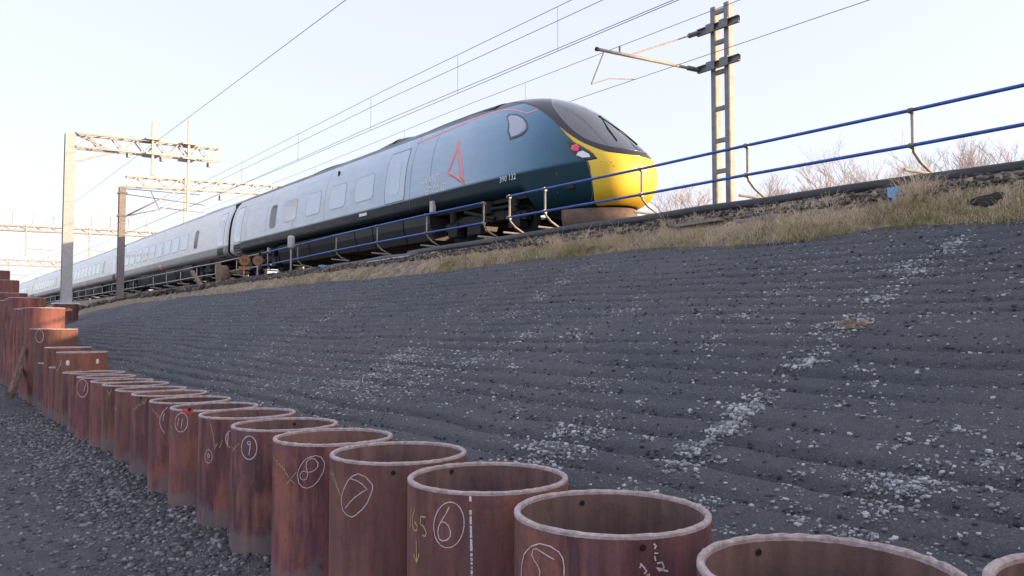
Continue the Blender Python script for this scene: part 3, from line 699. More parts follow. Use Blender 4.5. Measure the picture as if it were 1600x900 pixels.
fT = pchip(sq([0, .04, .15, .4, .8, 1.5, 2.2, 3.0, 4.0, 5.2, 7, 30]), [1.33, 1.54, 1.72, 1.97, 2.32, 2.88, 3.27, 3.55, 3.71, 3.76, 3.76, 3.76])
fM = pchip(sq([0, .5, 2, 5, 30]), [1.33, 1.31, 1.3, 1.3, 1.3])
fB = pchip(sq([0, .04, .15, .5, 1, 2.35, 2.7, 30]), [1.33, 1.0, .74, .54, .45, .42, .92, .92])
fN = pchip(sq([0, 1, 3, 6, 30]), [2.0, 2.1, 2.3, 2.6, 2.6])
def surf(u, th, off=0.0):
    u = np.asarray(u, float); th = np.asarray(th, float); c = np.cos(th); s = np.sin(th)
    hm = fM(u); b = np.where(s >= 0, fT(u) - hm, hm - fB(u)); n = np.where(s >= 0, fN(u), 3.0)
    return np.stack([fA(u) * np.sign(c) * np.abs(c) ** (2 / n), u * u, hm + b * np.sign(s) * np.abs(s) ** (2 / n)], -1)
def surf_n(u, th, off):
    e = 1e-3; P = surf(u, th); a = surf(u + e, th) - surf(u - e, th); b = surf(u, th + e) - surf(u, th - e)
    n = np.cross(a, b); L = np.linalg.norm(n, axis=-1, keepdims=True); n = n / np.where(L < 1e-9, 1, L)
    out = P - np.stack([0 * P[..., 0], 0 * P[..., 0] + 2.5, 0 * P[..., 0] + 1.7], -1)
    sgn = np.sign((n * out).sum(-1, keepdims=True)); return P + n * np.where(sgn == 0, 1, sgn) * off
LEN1 = 23.55
def body(name, u, th, m, parent):
    U, T = np.meshgrid(u, th, indexing='ij'); Vv = surf(U, T).reshape(-1, 3); a, b = len(u), len(th)
    Fc = grid_faces(a, b); q = np.arange(a - 1) * b
    wrap = np.stack([q + b - 1, q + 2 * b - 1, q + b, q], 1); Fc = np.concatenate([Fc, wrap])
    return big_mesh(name, Vv, Fc, m, parent, True)
train = empty('train_driving_car', (XC, YN, ZR), 'dark teal train driving car with yellow nose leading the express', 'train car', 'cars of the express train')
uu = np.concatenate([np.linspace(.0005, 2.2, 110), np.sqrt(np.linspace(2.2 ** 2 + .05, LEN1, 120))])
sh1 = body('body_shell', uu, np.linspace(0, 2 * PI, 128, endpoint=False), 'car1', train)
# flat end wall
th = np.linspace(0, 2 * PI, 64, endpoint=False); e = surf(np.full(64, math.sqrt(LEN1)), th)
mm = MB(); mm.v = [(0, LEN1, 2)] + [tuple(p) for p in e]; mm.f = [(0, 1 + j, 1 + (j + 1) % 64) for j in range(64)]; mm.build('end_wall', 'under', train)

GU, GT = np.meshgrid(np.linspace(.02, math.sqrt(23.5), 1100), np.linspace(PI * .5, PI * 1.42, 420), indexing='ij')
GP = surf(GU, GT) + np.array([XC, YN, ZR]); gpx, gpy, gd = project(GP)
def to_chart(x, y):
    """where the photograph's point lies on the near flank: chart p = u cos, q = u sin"""
    d2 = (gpx - x) ** 2 + (gpy - y) ** 2; d2 = d2 + np.where(d2 < 9, gd * .002, 0); i = np.unravel_index(np.argmin(d2), d2.shape)
    return np.array([GU[i] * math.cos(GT[i]), GU[i] * math.sin(GT[i])])
def chart_patch(name, poly, off, m, parent, step=.05, thick=.02):
    poly = [np.array(p) for p in poly]; dense = []
    for a, b in zip(poly, poly[1:] + poly[:1]):
        k = max(1, int(np.linalg.norm(b - a) / step)); dense += [a + (b - a) * i / k for i in range(k)]
    D = np.array(dense); lo, hi = D.min(0), D.max(0)
    gx_, gy_ = np.meshgrid(np.arange(lo[0] + step * .5, hi[0], step), np.arange(lo[1] + step * .5, hi[1], step)); G = np.stack([gx_.ravel(), gy_.ravel()], 1)
    # inside test, a little clear of the edge
    x0, y0 = D[:, 0], D[:, 1]; x1, y1 = np.roll(x0, -1), np.roll(y0, -1)
    cr = ((y0[None] > G[:, 1:2]) != (y1[None] > G[:, 1:2])) & (G[:, 0:1] < (x1 - x0)[None] * (G[:, 1:2] - y0[None]) / ((y1 - y0)[None] + 1e-12) + x0[None])
    ins = cr.sum(1) % 2 == 1
    near = np.sqrt(((G[:, None, :] - D[None]) ** 2).sum(-1)).min(1) > step * .4
    G = G[ins & near]; n = len(D)
    vs = [Vector(p) for p in np.concatenate([D, G])] if len(G) else [Vector(p) for p in D]
    vo, _, fo, *_ = delaunay_2d_cdt(vs, [(i, (i + 1) % n) for i in range(n)], [list(range(n))], 1, 1e-6)
    Q = np.array([tuple(v) for v in vo]); u = np.hypot(Q[:, 0], Q[:, 1]); t = np.arctan2(Q[:, 1], Q[:, 0])
    mm = MB(); k = len(Q); mm.v = [tuple(p) for p in surf_n(u, t, off)] + [tuple(p) for p in surf_n(u, t, off - thick)]
    mm.f = [tuple(f) for f in fo]
    ed = {}
    for f in fo:
        for a, b in zip(f, list(f[1:]) + [f[0]]): ed[(a, b)] = 1
    for (a, b) in list(ed):
        if (b, a) not in ed: mm.f.append((b, a, a + k, b + k))
    return mm.build(name, m, parent, True)
mir = lambda l: [np.array([-p[0], p[1]]) for p in l][::-1]
ch = lambda l: [to_chart(*p) for p in l]
cs = lambda s, sg=1: np.array([0.0, sg * math.sqrt(s)])
yel = [np.array(p) for p in ((0, -.66), (-.22, -.70), (-.38, -.78), (-.50, -.70), (-.586, -.562), (-.66, -.40), (-.712, -.24), (-.765, -.02), (-.805, .15), (-.66, .172), (-.70, .30), (-.814, .44), (-.915, .535), (-.965, .68), (-.975, .84))]
chart_patch('nose_panel', yel + mir(yel), .006, 'yellow', train, .04)
V2 = lambda l: [np.array(p, float) for p in l]
def spline(l, n=6):
    l = [2 * l[0] - l[1]] + l + [2 * l[-1] - l[-2]]; out = []
    for a, b, c, d in zip(l, l[1:], l[2:], l[3:]):
        for i in range(n): t = i / n; out.append(.5 * (2 * b + (c - a) * t + (2 * a - 5 * b + 4 * c - d) * t * t + (3 * b - a - 3 * c + d) * t ** 3))
    return out + [l[-2]]
half = spline(V2([(0, 2.30), (-.34, 2.18), (-.62, 1.92), (-.82, 1.58), (-.925, 1.28), (-.965, 1.035), (-.965, .82), (-.905, .67), (-.80, .545), (-.633, .42), (-.457, .33), (-.23, .285), (0, .275)]))
chart_patch('windscreen_surround', half + mir(half[1:-1]), .012, 'black', train, .04)
half = spline(V2([(0, 1.68), (-.28, 1.61), (-.55, 1.46), (-.735, 1.26), (-.822, 1.06), (-.845, .87), (-.79, .70), (-.66, .57), (-.455, .47), (-.23, .42), (0, .41)]))
ws = chart_patch('windscreen', half + mir(half[1:-1]), .018, 'glass', train, .04)
# wipers
for sx in (-1, 1):
    a = surf_n(np.array(.66), np.array(PI / 2 - sx * .35), .03); b = surf_n(np.array(1.15), np.array(PI / 2 + sx * .02), .03)
    MB().tube([a, surf_n(np.array(.9), np.array(PI / 2 - sx * .2), .035), b], .012, 6).build('wiper', 'under', train)
# head lamp clusters, both sides
hl = ch([(882, 221), (890, 221), (905, 228), (922, 238), (934, 247.5), (918, 250), (904, 246), (893, 236)])
lr = ch([(894, 227.5), (902, 226), (906, 230), (904, 236), (897, 237), (893, 233)])
lw = ch([(904, 238), (911, 236), (921, 241), (923, 246), (910, 247), (901, 243)])
for side in (0, 1):
    f_ = (lambda l: l) if side == 0 else mir
    o = chart_patch('head_lamp', f_(hl), .012, 'black', train, .03)
    chart_patch('red_lens', f_(lr), .020, 'lampred', o, .03); chart_patch('white_lens', f_(lw), .020, 'lampw', o, .03)
    cw = ch([(791, 183), (796, 178), (808, 178), (819, 184), (825, 193), (825, 202), (818, 211), (806, 216), (797, 219), (793, 206)])
    o = chart_patch('cab_window', f_(cw), .008, 'seam', train, .05)
    cw = ch([(794, 184.5), (798, 181), (808, 181.5), (817, 186.5), (822, 194), (822, 201), (816, 208.5), (806, 213), (799, 215), (796, 205)])
    chart_patch('pane', f_(cw), .014, 'cabpane', o, .05)
def ribbon_px(px, wd):
    L, Rr = [], []
    for i, p in enumerate(px):
        a = np.array(px[max(i - 1, 0)], float); b = np.array(px[min(i + 1, len(px) - 1)], float); t = (b - a) / np.linalg.norm(b - a); nn = np.array([-t[1], t[0]]) * wd / 2
        L.append(tuple(np.array(p) + nn)); Rr.append(tuple(np.array(p) - nn))
    return L + Rr[::-1]
chart_patch('livery_line', ch(ribbon_px([(652, 224), (690, 208), (730, 191), (765, 177), (795, 171.5), (812, 174), (824, 177), (840, 171)], 2.0)), .005, 'coral', train, .05)
for seg in ([(717.5, 215), (714.5, 236), (702.5, 267.5), (698.5, 271)], [(717.5, 215), (726.5, 289), (718.8, 277.5), (714.8, 236)], [(698.5, 271), (702.5, 267.5), (718.6, 277.5), (726.5, 289)]):
    dn = []
    for a, b in zip(seg, seg[1:] + seg[:1]):
        k = max(1, int(math.hypot(b[0] - a[0], b[1] - a[1]) / 3)); dn += [(a[0] + (b[0] - a[0]) * i / k, a[1] + (b[1] - a[1]) * i / k) for i in range(k)]
    chart_patch('livery_triangle', ch(dn), .006, 'coral', train, .04)

def yh(px, py):
    p = to_chart(px, py); u = math.hypot(*p); t = math.atan2(p[1], p[0]); q = surf(np.array(u), np.array(t)); return float(q[1]), float(q[2])
TH = np.linspace(PI * .5, PI * 1.5, 2001); SEC = surf(np.full(2001, 4.8), TH)      # plain body section
def side_pt(y, h, off=0.0, sg=-1, tab=SEC):
    x = np.interp(h, tab[::-1, 2], tab[::-1, 0]); e = .01; x2 = np.interp(h + e, tab[::-1, 2], tab[::-1, 0])
    n = Vector((-e, 0, (x2 - x))).normalized() if True else None
    return (sg * -1 * (x + n.x * off) , y, h + n.z * off)
def side_panel(name, y0, y1, h0, h1, off, m, parent, sg=-1, rad=.08, ny=8, nh=10, thick=.012):
    """rounded panel lying on the flank"""
    mm = MB(); nh_, out = nh, []
    hs = np.linspace(h0, h1, nh)
    for h in hs:
        dr = min(h - h0, h1 - h); ins = rad - math.sqrt(max(0, rad * rad - (rad - dr) ** 2)) if dr < rad else 0
        for y in np.linspace(y0 + ins, y1 - ins, ny): mm.v.append(side_pt(y, h, off, sg))
    for i in range(nh - 1):
        for j in range(ny - 1): q = i * ny + j; mm.f.append((q, q + 1, q + ny + 1, q + ny))
    if thick < .006: return mm.build(name, m, parent, True)
    k = len(mm.v); mm.v += [side_pt(v[1], v[2], off - thick, sg) for v in mm.v[:k]]
    rim = [j for j in range(ny)] + [i * ny + ny - 1 for i in range(1, nh)] + [(nh - 1) * ny + j for j in range(ny - 2, -1, -1)] + [i * ny for i in range(nh - 2, 0, -1)]
    for a, b in zip(rim, rim[1:] + rim[:1]): mm.f.append((b, a, a + k, b + k))
    return mm.build(name, m, parent, True)
def text_mesh(body_, size, fn, name, m, parent, align='LEFT'):
    cu = bpy.data.curves.new(name, 'FONT'); cu.body = body_; cu.size = size; cu.align_x = align; cu.resolution_u = 2
    t = bpy.data.objects.new(name, cu); COL.objects.link(t); bpy.context.view_layer.update()
    me = bpy.data.meshes.new_from_object(t.evaluated_get(bpy.context.evaluated_depsgraph_get())); bpy.data.objects.remove(t); bpy.data.curves.remove(cu)
    co = np.empty(len(me.vertices) * 3, np.float32); me.vertices.foreach_get('co', co); co = co.reshape(-1, 3)
    for i, v in enumerate(me.vertices): v.co = fn(float(co[i, 0]), float(co[i, 1]))
    me.materials.clear(); me.update(); return link(name, me, m, parent)
y_, h_ = yh(657, 290); text_mesh('AVANTI', .30, lambda a, b: side_pt(y_ - a * 1.0, h_ + b, .006), 'lettering', 'text', train)
text_mesh('WEST COAST', .30, lambda a, b: side_pt(y_ - a * .75, h_ - .30 + b, .006), 'lettering', 'text', train)
y2, h2 = yh(782, 286); text_mesh('390 132', .20, lambda a, b: side_pt(y2 - a, h2 + b, .006), 'unit_number', 'text', train)
# doors and windows of the flank
def door(y0, y1, parent, leaf, sg=-1):
    o = side_panel('door', y0 - .03, y1 + .03, 1.52, 3.09, .003, 'seam', parent, sg, .06, 8, 10, .004)
    side_panel('door_leaf', y0, y1, 1.54, 3.06, .006, leaf, o, sg, .06, 8, 10, .004)
    if y0 > 15 or leaf == 'doorw': side_panel('step_recess', y0, y1, .95, 1.44, .006, 'unders', o, sg, .04, 6, 6, .004)
    c = (y0 + y1) / 2; side_panel('door_window', c - .28, c + .28, 1.75, 2.75, .010, 'pane', o, sg, .1, 8, 10, .004)
def window(y0, y1, h0, h1, parent, sg=-1, m='pane'):
    o = side_panel('window', y0 - .035, y1 + .035, h0 - .035, h1 + .035, .003, 'wframe', parent, sg, .15, 8, 10, .004)
    side_panel('pane', y0, y1, h0, h1, .006, m, o, sg, .12, 8, 10, .004)
yd0 = yh(634, 275)[0]; yd1 = yh(603, 285)[0]; door(yd0, yd1, train, 'doorp')
for px in (569, 527, 489, 453):
    yw, hw = yh(px, 296 + (569 - px) * .32); window(yw - .62, yw + .62, 1.84, 2.62, train)
yw = yh(427, 338)[0]; window(yw - .32, yw + .32, 1.75, 2.65, train, -1, 'dpane')
door(LEN1 - 1.35, LEN1 - .45, train, 'doorw')
mm = MB(); mm.box((0, 0, 0), (.03, .12, .22)); o = mm.build('side_lamp', 'under', train); yl, hl_ = yh(530, 273); o.location = side_pt(yl, hl_, .012)
mm = MB(); mm.box((0, 0, 0), (.03, .5, .09)); o = mm.build('maker_plate', 'text', train); yl, hl_ = yh(568, 336); o.location = side_pt(yl, hl_, .012)
for ys_ in (3.1, 6.6, 7.7, 13.6, 16.4, 19.2, 21.6):
    mm = MB(); hs_ = np.linspace(1.0, 3.35, 26)
    for h in hs_: mm.v += [side_pt(ys_ - .007, h, .003, -1), side_pt(ys_ + .007, h, .003, -1)]
    mm.f = [(2 * i, 2 * i + 1, 2 * i + 3, 2 * i + 2) for i in range(25)]
    if ys_ > 5: mm.build('panel_joint', 'seam', train)
def chart_line(name, pts_, wd, off, m):
    L, Rr = [], []; pts_ = [np.array(p, float) for p in pts_]
    for i, p in enumerate(pts_):
        t = pts_[min(i + 1, len(pts_) - 1)] - pts_[max(i - 1, 0)]; t = t / np.linalg.norm(t); nn = np.array([-t[1], t[0]]) * wd / 2; L.append(p + nn); Rr.append(p - nn)
    Q = np.array(L + Rr); P = surf_n(np.hypot(Q[:, 0], Q[:, 1]), np.arctan2(Q[:, 1], Q[:, 0]), off); n = len(L)
    mm = MB(); mm.v = [tuple(p) for p in P]; mm.f = [(i, i + 1, n + i + 1, n + i) for i in range(n - 1)]; return mm.build(name, m, train)
chart_line('hatch_joint', [(-.80, .12), (-.60, .11), (-.45, .09), (-.40, .0)], .008, .0085, 'hjoint')
chart_line('nose_joint', [(-.60, -.62), (-.66, -.45), (-.72, -.24), (-.775, -.02), (-.815, .15)], .012, .008, 'seam')
chart_line('nose_joint', [(-1.05, -.80), (-1.16, -.40), (-1.22, .0), (-1.25, .45), (-1.22, .85), (-1.08, 1.2)], .008, .003, 'seam')
# fairings on the roof
def fairing(name, y0, y1, h, wd, parent, m='roofd'):
    mm = MB(); n = 14; secs = [(y0, .0), (y0 + .7, .7), (y0 + 1.3, 1), (y1 - 1.3, 1), (y1 - .7, .7), (y1, 0)]
    for y, k in secs:
        for j in range(n):
            a = PI * j / (n - 1)
            x = wd * math.cos(a); mm.v.append((x, y, 1.3 + 2.46 * (1 - abs(x / 1.36) ** 2.6) ** (1 / 2.6) - .01 + (h + .02) * k * min(1, 1.6 * abs(math.sin(a)))))
    for i in range(len(secs) - 1):
        for j in range(n - 1): q = i * n + j; mm.f.append((q, q + 1, q + n + 1, q + n))
    return mm.build(name, m, parent, True)
fairing('roof_fairing', 4.4, 8.2, .015, .75, train); fairing('roof_fairing', 8.8, 11.2, .09, .62, train); fairing('roof_fairing', 13.5, 16.5, .03, .75, train)
# snow plough under the nose
mm = MB(); rows_ = []
for k, (h, ins) in enumerate(((.50, .10), (.34, .12), (.12, .04))):
    for j in range(25):
        a = -1.45 + 2.9 * j / 24; mm.v.append((1.02 * math.sin(a) * (1 - ins * .4), .28 + ins + 1.25 * (1 - math.cos(a)) ** .8, h))
for k in range(2):
    for j in range(24): q = k * 25 + j; mm.f.append((q, q + 1, q + 26, q + 25))
o = mm.build('snow_plough', 'plough', train, True); sm_ = o.modifiers.new('thick', 'SOLIDIFY'); sm_.thickness = .04
def wheel(mm, x, y):
    n = 22; prof = [(.0, .05), (.20, .05), (.34, .02), (.36, .065), (.425, .065), (.43, -.065), (.46, -.085), (.455, -.10), (.30, -.05), (0, -.05)]; k = len(mm.v)
    for r_, z_ in prof:
        for j in range(n): a = 2 * PI * j / n; mm.v.append((x - z_ * (1 if x < 0 else -1), y + r_ * math.cos(a), .425 + r_ * math.sin(a)))
    for i in range(len(prof) - 1):
        for j in range(n): q = k + i * n; mm.f.append((q + j, q + (j + 1) % n, q + n + (j + 1) % n, q + n + j))
def bogie(parent, yc):
    b = MB()
    for sx in (-1, 1):
        x = sx * 1.0
        b.bar((x, yc - 1.75, .52), (x, yc - .9, .62), .16, .2); b.bar((x, yc - .9, .62), (x, yc + .9, .62), .18, .24); b.bar((x, yc + .9, .62), (x, yc + 1.75, .52), .16, .2)
        for s_ in (-1, 1):
            b.box((x, yc + s_ * 1.35, .44), (.26, .42, .36)); b.tube([(x + sx * .08, yc + s_ * 1.35, .62), (x + sx * .08, yc + s_ * 1.35, .95)], .11, 12)
        b.tube([(x + sx * .12, yc - .55, .55), (x + sx * .12, yc + .75, .86)], .05, 10); b.tube([(x + sx * .05, yc - .25, .7), (x + sx * .05, yc - .25, 1.0)], .2, 14)
        b.tube([(x + sx * .14, yc - 1.5, .78), (x + sx * .14, yc - .4, .80)], .045, 8); b.box((x + sx * .06, yc + .35, .35), (.14, .6, .22))
    b.box((0, yc, .62), (1.9, .5, .3)); o = b.build('bogie', 'under', parent)
    for s_ in (-1, 1):
        for sx in (-1, 1): wm = MB(); wheel(wm, sx * .76, yc + s_ * 1.35); wm.build('wheel', 'under', o, True)
        MB().cyl((-.76, yc + s_ * 1.35, .425), (.76, yc + s_ * 1.35, .425), .09, 10).build('axle', 'under', o)
def underframe(parent, y0, y1, seed):
    r = random.Random(seed); y = y0
    while y < y1 - .4:
        L = min(r.uniform(1.2, 2.4), y1 - y); z0 = r.uniform(.22, .30); mm = MB(); x1 = 1.30
        sec = [(-x1, .98), (-x1 + .02, .7), (-x1 + .16, z0), (x1 - .16, z0), (x1 - .02, .7), (x1, .98)]; n = len(sec)
        mm.v = [(x, y + .02, z) for x, z in sec] + [(x, y + L - .04, z) for x, z in sec]; mm.f = [(i, i + 1, n + i + 1, n + i) for i in range(n - 1)] + [tuple(range(n))[::-1], tuple(range(n, 2 * n))]
        mm.build('underframe_box', 'unders' if r.random() < .6 else 'under', parent); y += L
bogie(train, 4.45); bogie(train, 20.2); underframe(train, 6.7, 18.0, 3)
MB().box((0, 12, .98), (2.2, 22, .12)).build('underframe', 'under', train)
for (px, py) in ((678, 322), (421, 388)):
    y3, h3 = yh(px, py); mm = MB(); mm.box((0, 0, 0), (.10, .16, .30)); o = mm.build('step_lamp', 'boxw', train); o.location = side_pt(y3, h3, .05)

# following coaches
thc = np.linspace(0, 2 * PI, 72, endpoint=False); CS = surf(np.full(72, 4.8), thc)
def coach(yw, label, k):
    L = 23.4; t = empty('train_coach', (XC, yw, ZR), label, 'train car', 'cars of the express train')
    ys = np.concatenate([[0, .06, .2], np.linspace(.5, L - .5, 12), [L - .2, L - .06, L]]); ins = np.concatenate([[.10, .03, 0], np.zeros(12), [0, .03, .10]])
    Vv = np.array([[(p[0] * (1 - q * .6), y, p[2] - (p[2] - 2.2) * q * .4) for p in CS] for y, q in zip(ys, ins)]).reshape(-1, 3)
    Fc = grid_faces(len(ys), 72); q = np.arange(len(ys) - 1) * 72; Fc = np.concatenate([Fc, np.stack([q + 71, q + 143, q + 72, q], 1)])
    big_mesh('body_shell', Vv, Fc, 'car2', t, True)
    for ye, flip in ((0.0, 0), (L, 1)):
        mm = MB(); row = 0 if not flip else len(ys) - 1; mm.v = [(0, ye, 2.2)] + [tuple(p) for p in Vv[row * 72:(row + 1) * 72]]; mm.f = [(0, 1 + j, 1 + (j + 1) % 72) for j in range(72)]; mm.build('end_wall', 'under', t)
    MB().box((0, -.28, 2.15), (1.9, .62, 2.5)).build('gangway', 'under', t)
    door(.45, 1.35, t, 'doorw'); door(L - 1.35, L - .45, t, 'doorw')
    window(4.6, 5.2, 1.75, 2.65, t, -1, 'dpane')
    for j in range(9): window(6.4 + j * 1.72, 7.65 + j * 1.72, 1.84, 2.62, t)
    mm = MB(); o = side_panel('coloured_flash', 11.6 + k * .7, 12.1 + k * .7, .98, 1.36, .006, 'coral', t)
    bogie(t, 3.2); bogie(t, L - 3.2); underframe(t, 5.6, L - 5.6, 10 + k); MB().box((0, L / 2, .98), (2.2, L - 1, .12)).build('underframe', 'under', t)
    fairing('roof_fairing', 2, 6, .015, .75, t, 'mast'); fairing('roof_fairing', L - 6, L - 2, .015, .75, t, 'mast')
y = YN + LEN1 + .56
for k, lab in enumerate(('white coach coupled directly behind the teal driving car', 'white second coach behind the driving car', 'white third coach, far along the train', 'last visible white coach, fading at the far left')):
    coach(y, lab, k); y += 23.85
MB().box((0, LEN1 + .1, 2.15), (1.9, .4, 2.5)).build('gangway', 'under', train)

# ------------------------------------------------------------------ rails
for xc, lab in ((XC, 'railway track under the train'), (15.95, 'empty second railway track beyond the train')):
    o = empty('railway_track', (xc, 20, ZR), lab, 'track', 'running lines')
    for sx in (-1, 1):
        mm = MB(); x = sx * .7525; sec = [(-.035, 0), (-.035, -.04), (-.01, -.05), (-.01, -.125), (-.07, -.14), (-.07, -.155), (.07, -.155), (.07, -.14), (.01, -.125), (.01, -.05), (.035, -.04), (.035, 0)]; n = len(sec)
        mm.v = [(x + a, -60, b) for a, b in sec] + [(x + a, 400, b) for a, b in sec]; mm.f = [(i, (i + 1) % n, n + (i + 1) % n, n + i) for i in range(n)]; mm.build('rail', 'rail', o)

# ------------------------------------------------------------------ handrails along the cess
HX = 10.2
def ztop(Y): return float(np.interp(Y, [0, 12, 20, 25, 29, 100], [4.45, 4.43, 4.41, 4.34, 4.29, 4.25]))
def handrail(y0, y1, posts, mt, pm, label, jog=0.0, seed=1):
    r = random.Random(seed); o = empty('handrail', (HX, y0, 3.5), label, 'handrail', 'handrails beside the track')
    ys = sorted(set([y0, y1] + list(posts)))
    top = [(r.uniform(-.01, .01), y - y0, ztop(y) - 3.5 + r.uniform(-.012, .012)) for y in ys]
    mid = [(p[0], p[1] + jog * (1 if i == 0 else 0), p[2] - .46) for i, p in enumerate(top)]
    MB().tube(top, .024, 10).build('top_rail', mt, o, True); MB().tube(mid, .024, 10).build('mid_rail', mt, o, True)
    for y in posts:
        i = ys.index(y); t = Vector(top[i]); d = Vector(mid[i])
        mm = MB(); mm.tube([t + Vector((.03, 0, .02)), d + Vector((.03, 0, 0)), d + Vector((.05, 0, -.08)), d + Vector((.16, -.03, -.2)), Vector((.40, y - y0 - .08, .13))], .021, 8)
        p = mm.build('post', pm, o, True)
        f = MB(); f.tube([(.42, y - y0 - .09, .125), (-.10, y - y0 + .06, .155)], .022, 8); f.build('foot', pm, p)
        for q in (t, d):
            c = MB(); c.tube([q + Vector((0, -.035, 0)), q + Vector((0, .035, 0))], .034, 10); c.box(q + Vector((.035, 0, -.01)), (.05, .05, .06)); c.build('clamp', 'insul', p)
handrail(-4, 13.45, [-2.2, .6, 2.5, 4.77, 7.3, 9.52, 12.18, 13.37], 'blue', 'postg', 'blue two-rail handrail on pale cranked posts in front of the yellow nose', .12, 1)
handrail(14.30, 28.4, [14.32, 16.82, 19.45, 22.09, 25.08, 27.87], 'blue', 'postg', 'blue handrail on grey cranked posts in front of the teal carriage side', 0, 2)
handrail(28.7, 46.0, [31.26, 34.0, 36.7, 39.4, 42.1, 44.8], 'galv', 'galv', 'bare galvanised handrail in front of the first white coach', 0, 3)
handrail(46.6, 95, [49.5 + 3.1 * i for i in range(15)], 'galv', 'galv', 'far galvanised handrail running on towards the left horizon', 0, 4)

# pipes lying on the cess
def pipe_px(name, px, X, r, m, label, ext=None):
    P = [np.array(atX(x, y, X + random.uniform(-.03, .03))) for x, y in px]; P.sort(key=lambda p: p[1])
    if ext: P = [np.array([X, ext, P[0][2]])] + P
    o = empty(name, P[0], label, 'pipe'); Q = []
    for i in range(len(P) - 1):
        a, b = P[i], P[i + 1]; k = max(2, int(np.linalg.norm(b - a) / .4)); Q += [a + (b - a) * t / k for t in range(k)]
    Q.append(P[-1]); Q = [q - P[0] for q in Q]
    MB().tube([tuple(q) for q in Q], r, 14).build('pipe_wall', m, o, True)
pipe_px('black_pipe', [(1600, 262), (1500, 275), (1420, 285), (1330, 297), (1250, 309), (1190, 318), (1100, 329), (1000, 345), (900, 357), (800, 373), (740, 382), (690, 389), (640, 397)], 9.86, .085, 'pipe', 'thick black plastic pipe lying along the top of the bank', -4)
pipe_px('cable_duct', [(655, 398), (600, 403), (560, 411), (520, 417), (480, 427), (430, 437), (400, 440)], 9.80, .06, 'gpipe', 'grey cable duct continuing left of the black pipe')
pipe_px('thin_cable', [(640, 400), (580, 409), (520, 421), (460, 431), (410, 439)], 9.72, .025, 'galv', 'thin pale cable beside the grey duct')

P = atX(1397, 313, 9.45); o = empty('blue_sleeve', P, 'short pale blue plastic sleeve standing in the dry grass', 'sleeve')
mm = MB(); n = 16
for r_, z_ in ((.072, -.08), (.072, .15), (.064, .15), (.064, -.05)): mm.v += [(r_ * math.cos(2 * PI * j / n), r_ * math.sin(2 * PI * j / n), z_ + (.012 * math.sin(3 * j) if z_ > .1 else 0)) for j in range(n)]
for i in range(3):
    for j in range(n): mm.f.append((i * n + j, i * n + (j + 1) % n, i * n + n + (j + 1) % n, i * n + n + j))
mm.build('sleeve_tube', 'bluepl', o, True)
for (x, y, r_) in ((1200, 340, 0), (1105, 347, 1)):
    a = np.array(atX(x + 25, y - 4, 9.42)); b = np.array(atX(x - 45, y + 7, 9.36)); o = empty('concrete_slab', a, ['pale narrow slab lying in the dry grass right of the mast', 'second pale slab in the grass below the mast'][r_], 'slab')
    MB().bar((0, 0, .0), tuple(b - a), .22, .04).build('slab_body', 'concrete', o)

# speed signs and lineside bits
def disc_sign(x, y, X, r_, txt, label, plate):
    c = np.array(atX(x, y, X)); base = np.array([c[0], c[1], 3.40]); o = empty('round_sign', base, label, 'sign', 'rusty round signs')
    hz = c[2] - 3.40; a = math.atan2(-c[0], c[1]); Rz = Matrix.Rotation(math.atan2(c[0], c[1]) * -.85, 3, 'Z')
    def T(v): return tuple(Rz @ Vector(v) + Vector((0, 0, hz)))
    MB().tube([(0, .03, -.1), (0, .03, hz)], .028, 8).build('sign_post', 'galv', o)
    mm = MB(); n = 28
    for yy, rr in ((-.02, r_ * .97), (-.03, r_), (.0, r_)): mm.v += [T((rr * math.cos(2 * PI * j / n), yy if rr == r_ else -.03, rr * math.sin(2 * PI * j / n))) for j in range(n)]
    mm.v.append(T((0, -.03, 0)))
    for i in range(2):
        for j in range(n): mm.f.append((i * n + j, i * n + (j + 1) % n, i * n + n + (j + 1) % n, i * n + n + j))
    for j in range(n): mm.f.append((3 * n, (j + 1) % n, j))
    d = mm.build('sign_disc', 'sign', o)
    text_mesh(txt, r_ * 1.05, lambda u, v: T((u, -.036, v - r_ * .36)), 'sign_number', 'signdark', d, 'CENTER')
    ring = MB(); n = 28
    for rr in (r_ * .92, r_ * .82): ring.v += [T((rr * math.cos(2 * PI * j / n), -.034, rr * math.sin(2 * PI * j / n))) for j in range(n)]
    ring.f = [(j, (j + 1) % n, n + (j + 1) % n, n + j) for j in range(n)]; ring.build('sign_border', 'rust', d)
    if plate:
        b = MB(); b.box((0, 0, 0), (r_ * 2, .02, r_ * .62)); pl = b.build('arrow_plate', 'sign', o); pl.rotation_euler = Rz.to_euler(); pl.location = T((0, -.02, -r_ * 1.42))
disc_sign(382, 407, 9.95, .205, '50', 'rusty round sign marked 50 with a small plate under it', True)
disc_sign(403, 407, 9.95, .185, '20', 'darker rusty round sign without plate, right of the 50', False)
c = np.array(atX(455, 378, 9.9)); o = empty('marker_post', (c[0], c[1], 3.35), 'slim post topped by a pale rounded box before the carriage', 'post')
MB().tube([(0, 0, -.1), (0, 0, c[2] - 3.35)], .032, 8).build('post', 'mast', o)
mm = MB(); n = 12
for z_, s_ in ((-.21, .8), (-.17, 1), (.14, 1), (.19, .85), (.21, .4)): mm.v += [(.12 * s_ * math.cos(2 * PI * j / n), .10 * s_ * math.sin(2 * PI * j / n), c[2] - 3.35 + z_) for j in range(n)]
for i in range(4):
    for j in range(n): mm.f.append((i * n + j, i * n + (j + 1) % n, i * n + n + (j + 1) % n, i * n + n + j))
mm.f += [tuple(range(n))[::-1], tuple(range(4 * n, 5 * n))]; mm.build('box', 'boxw', o, True)
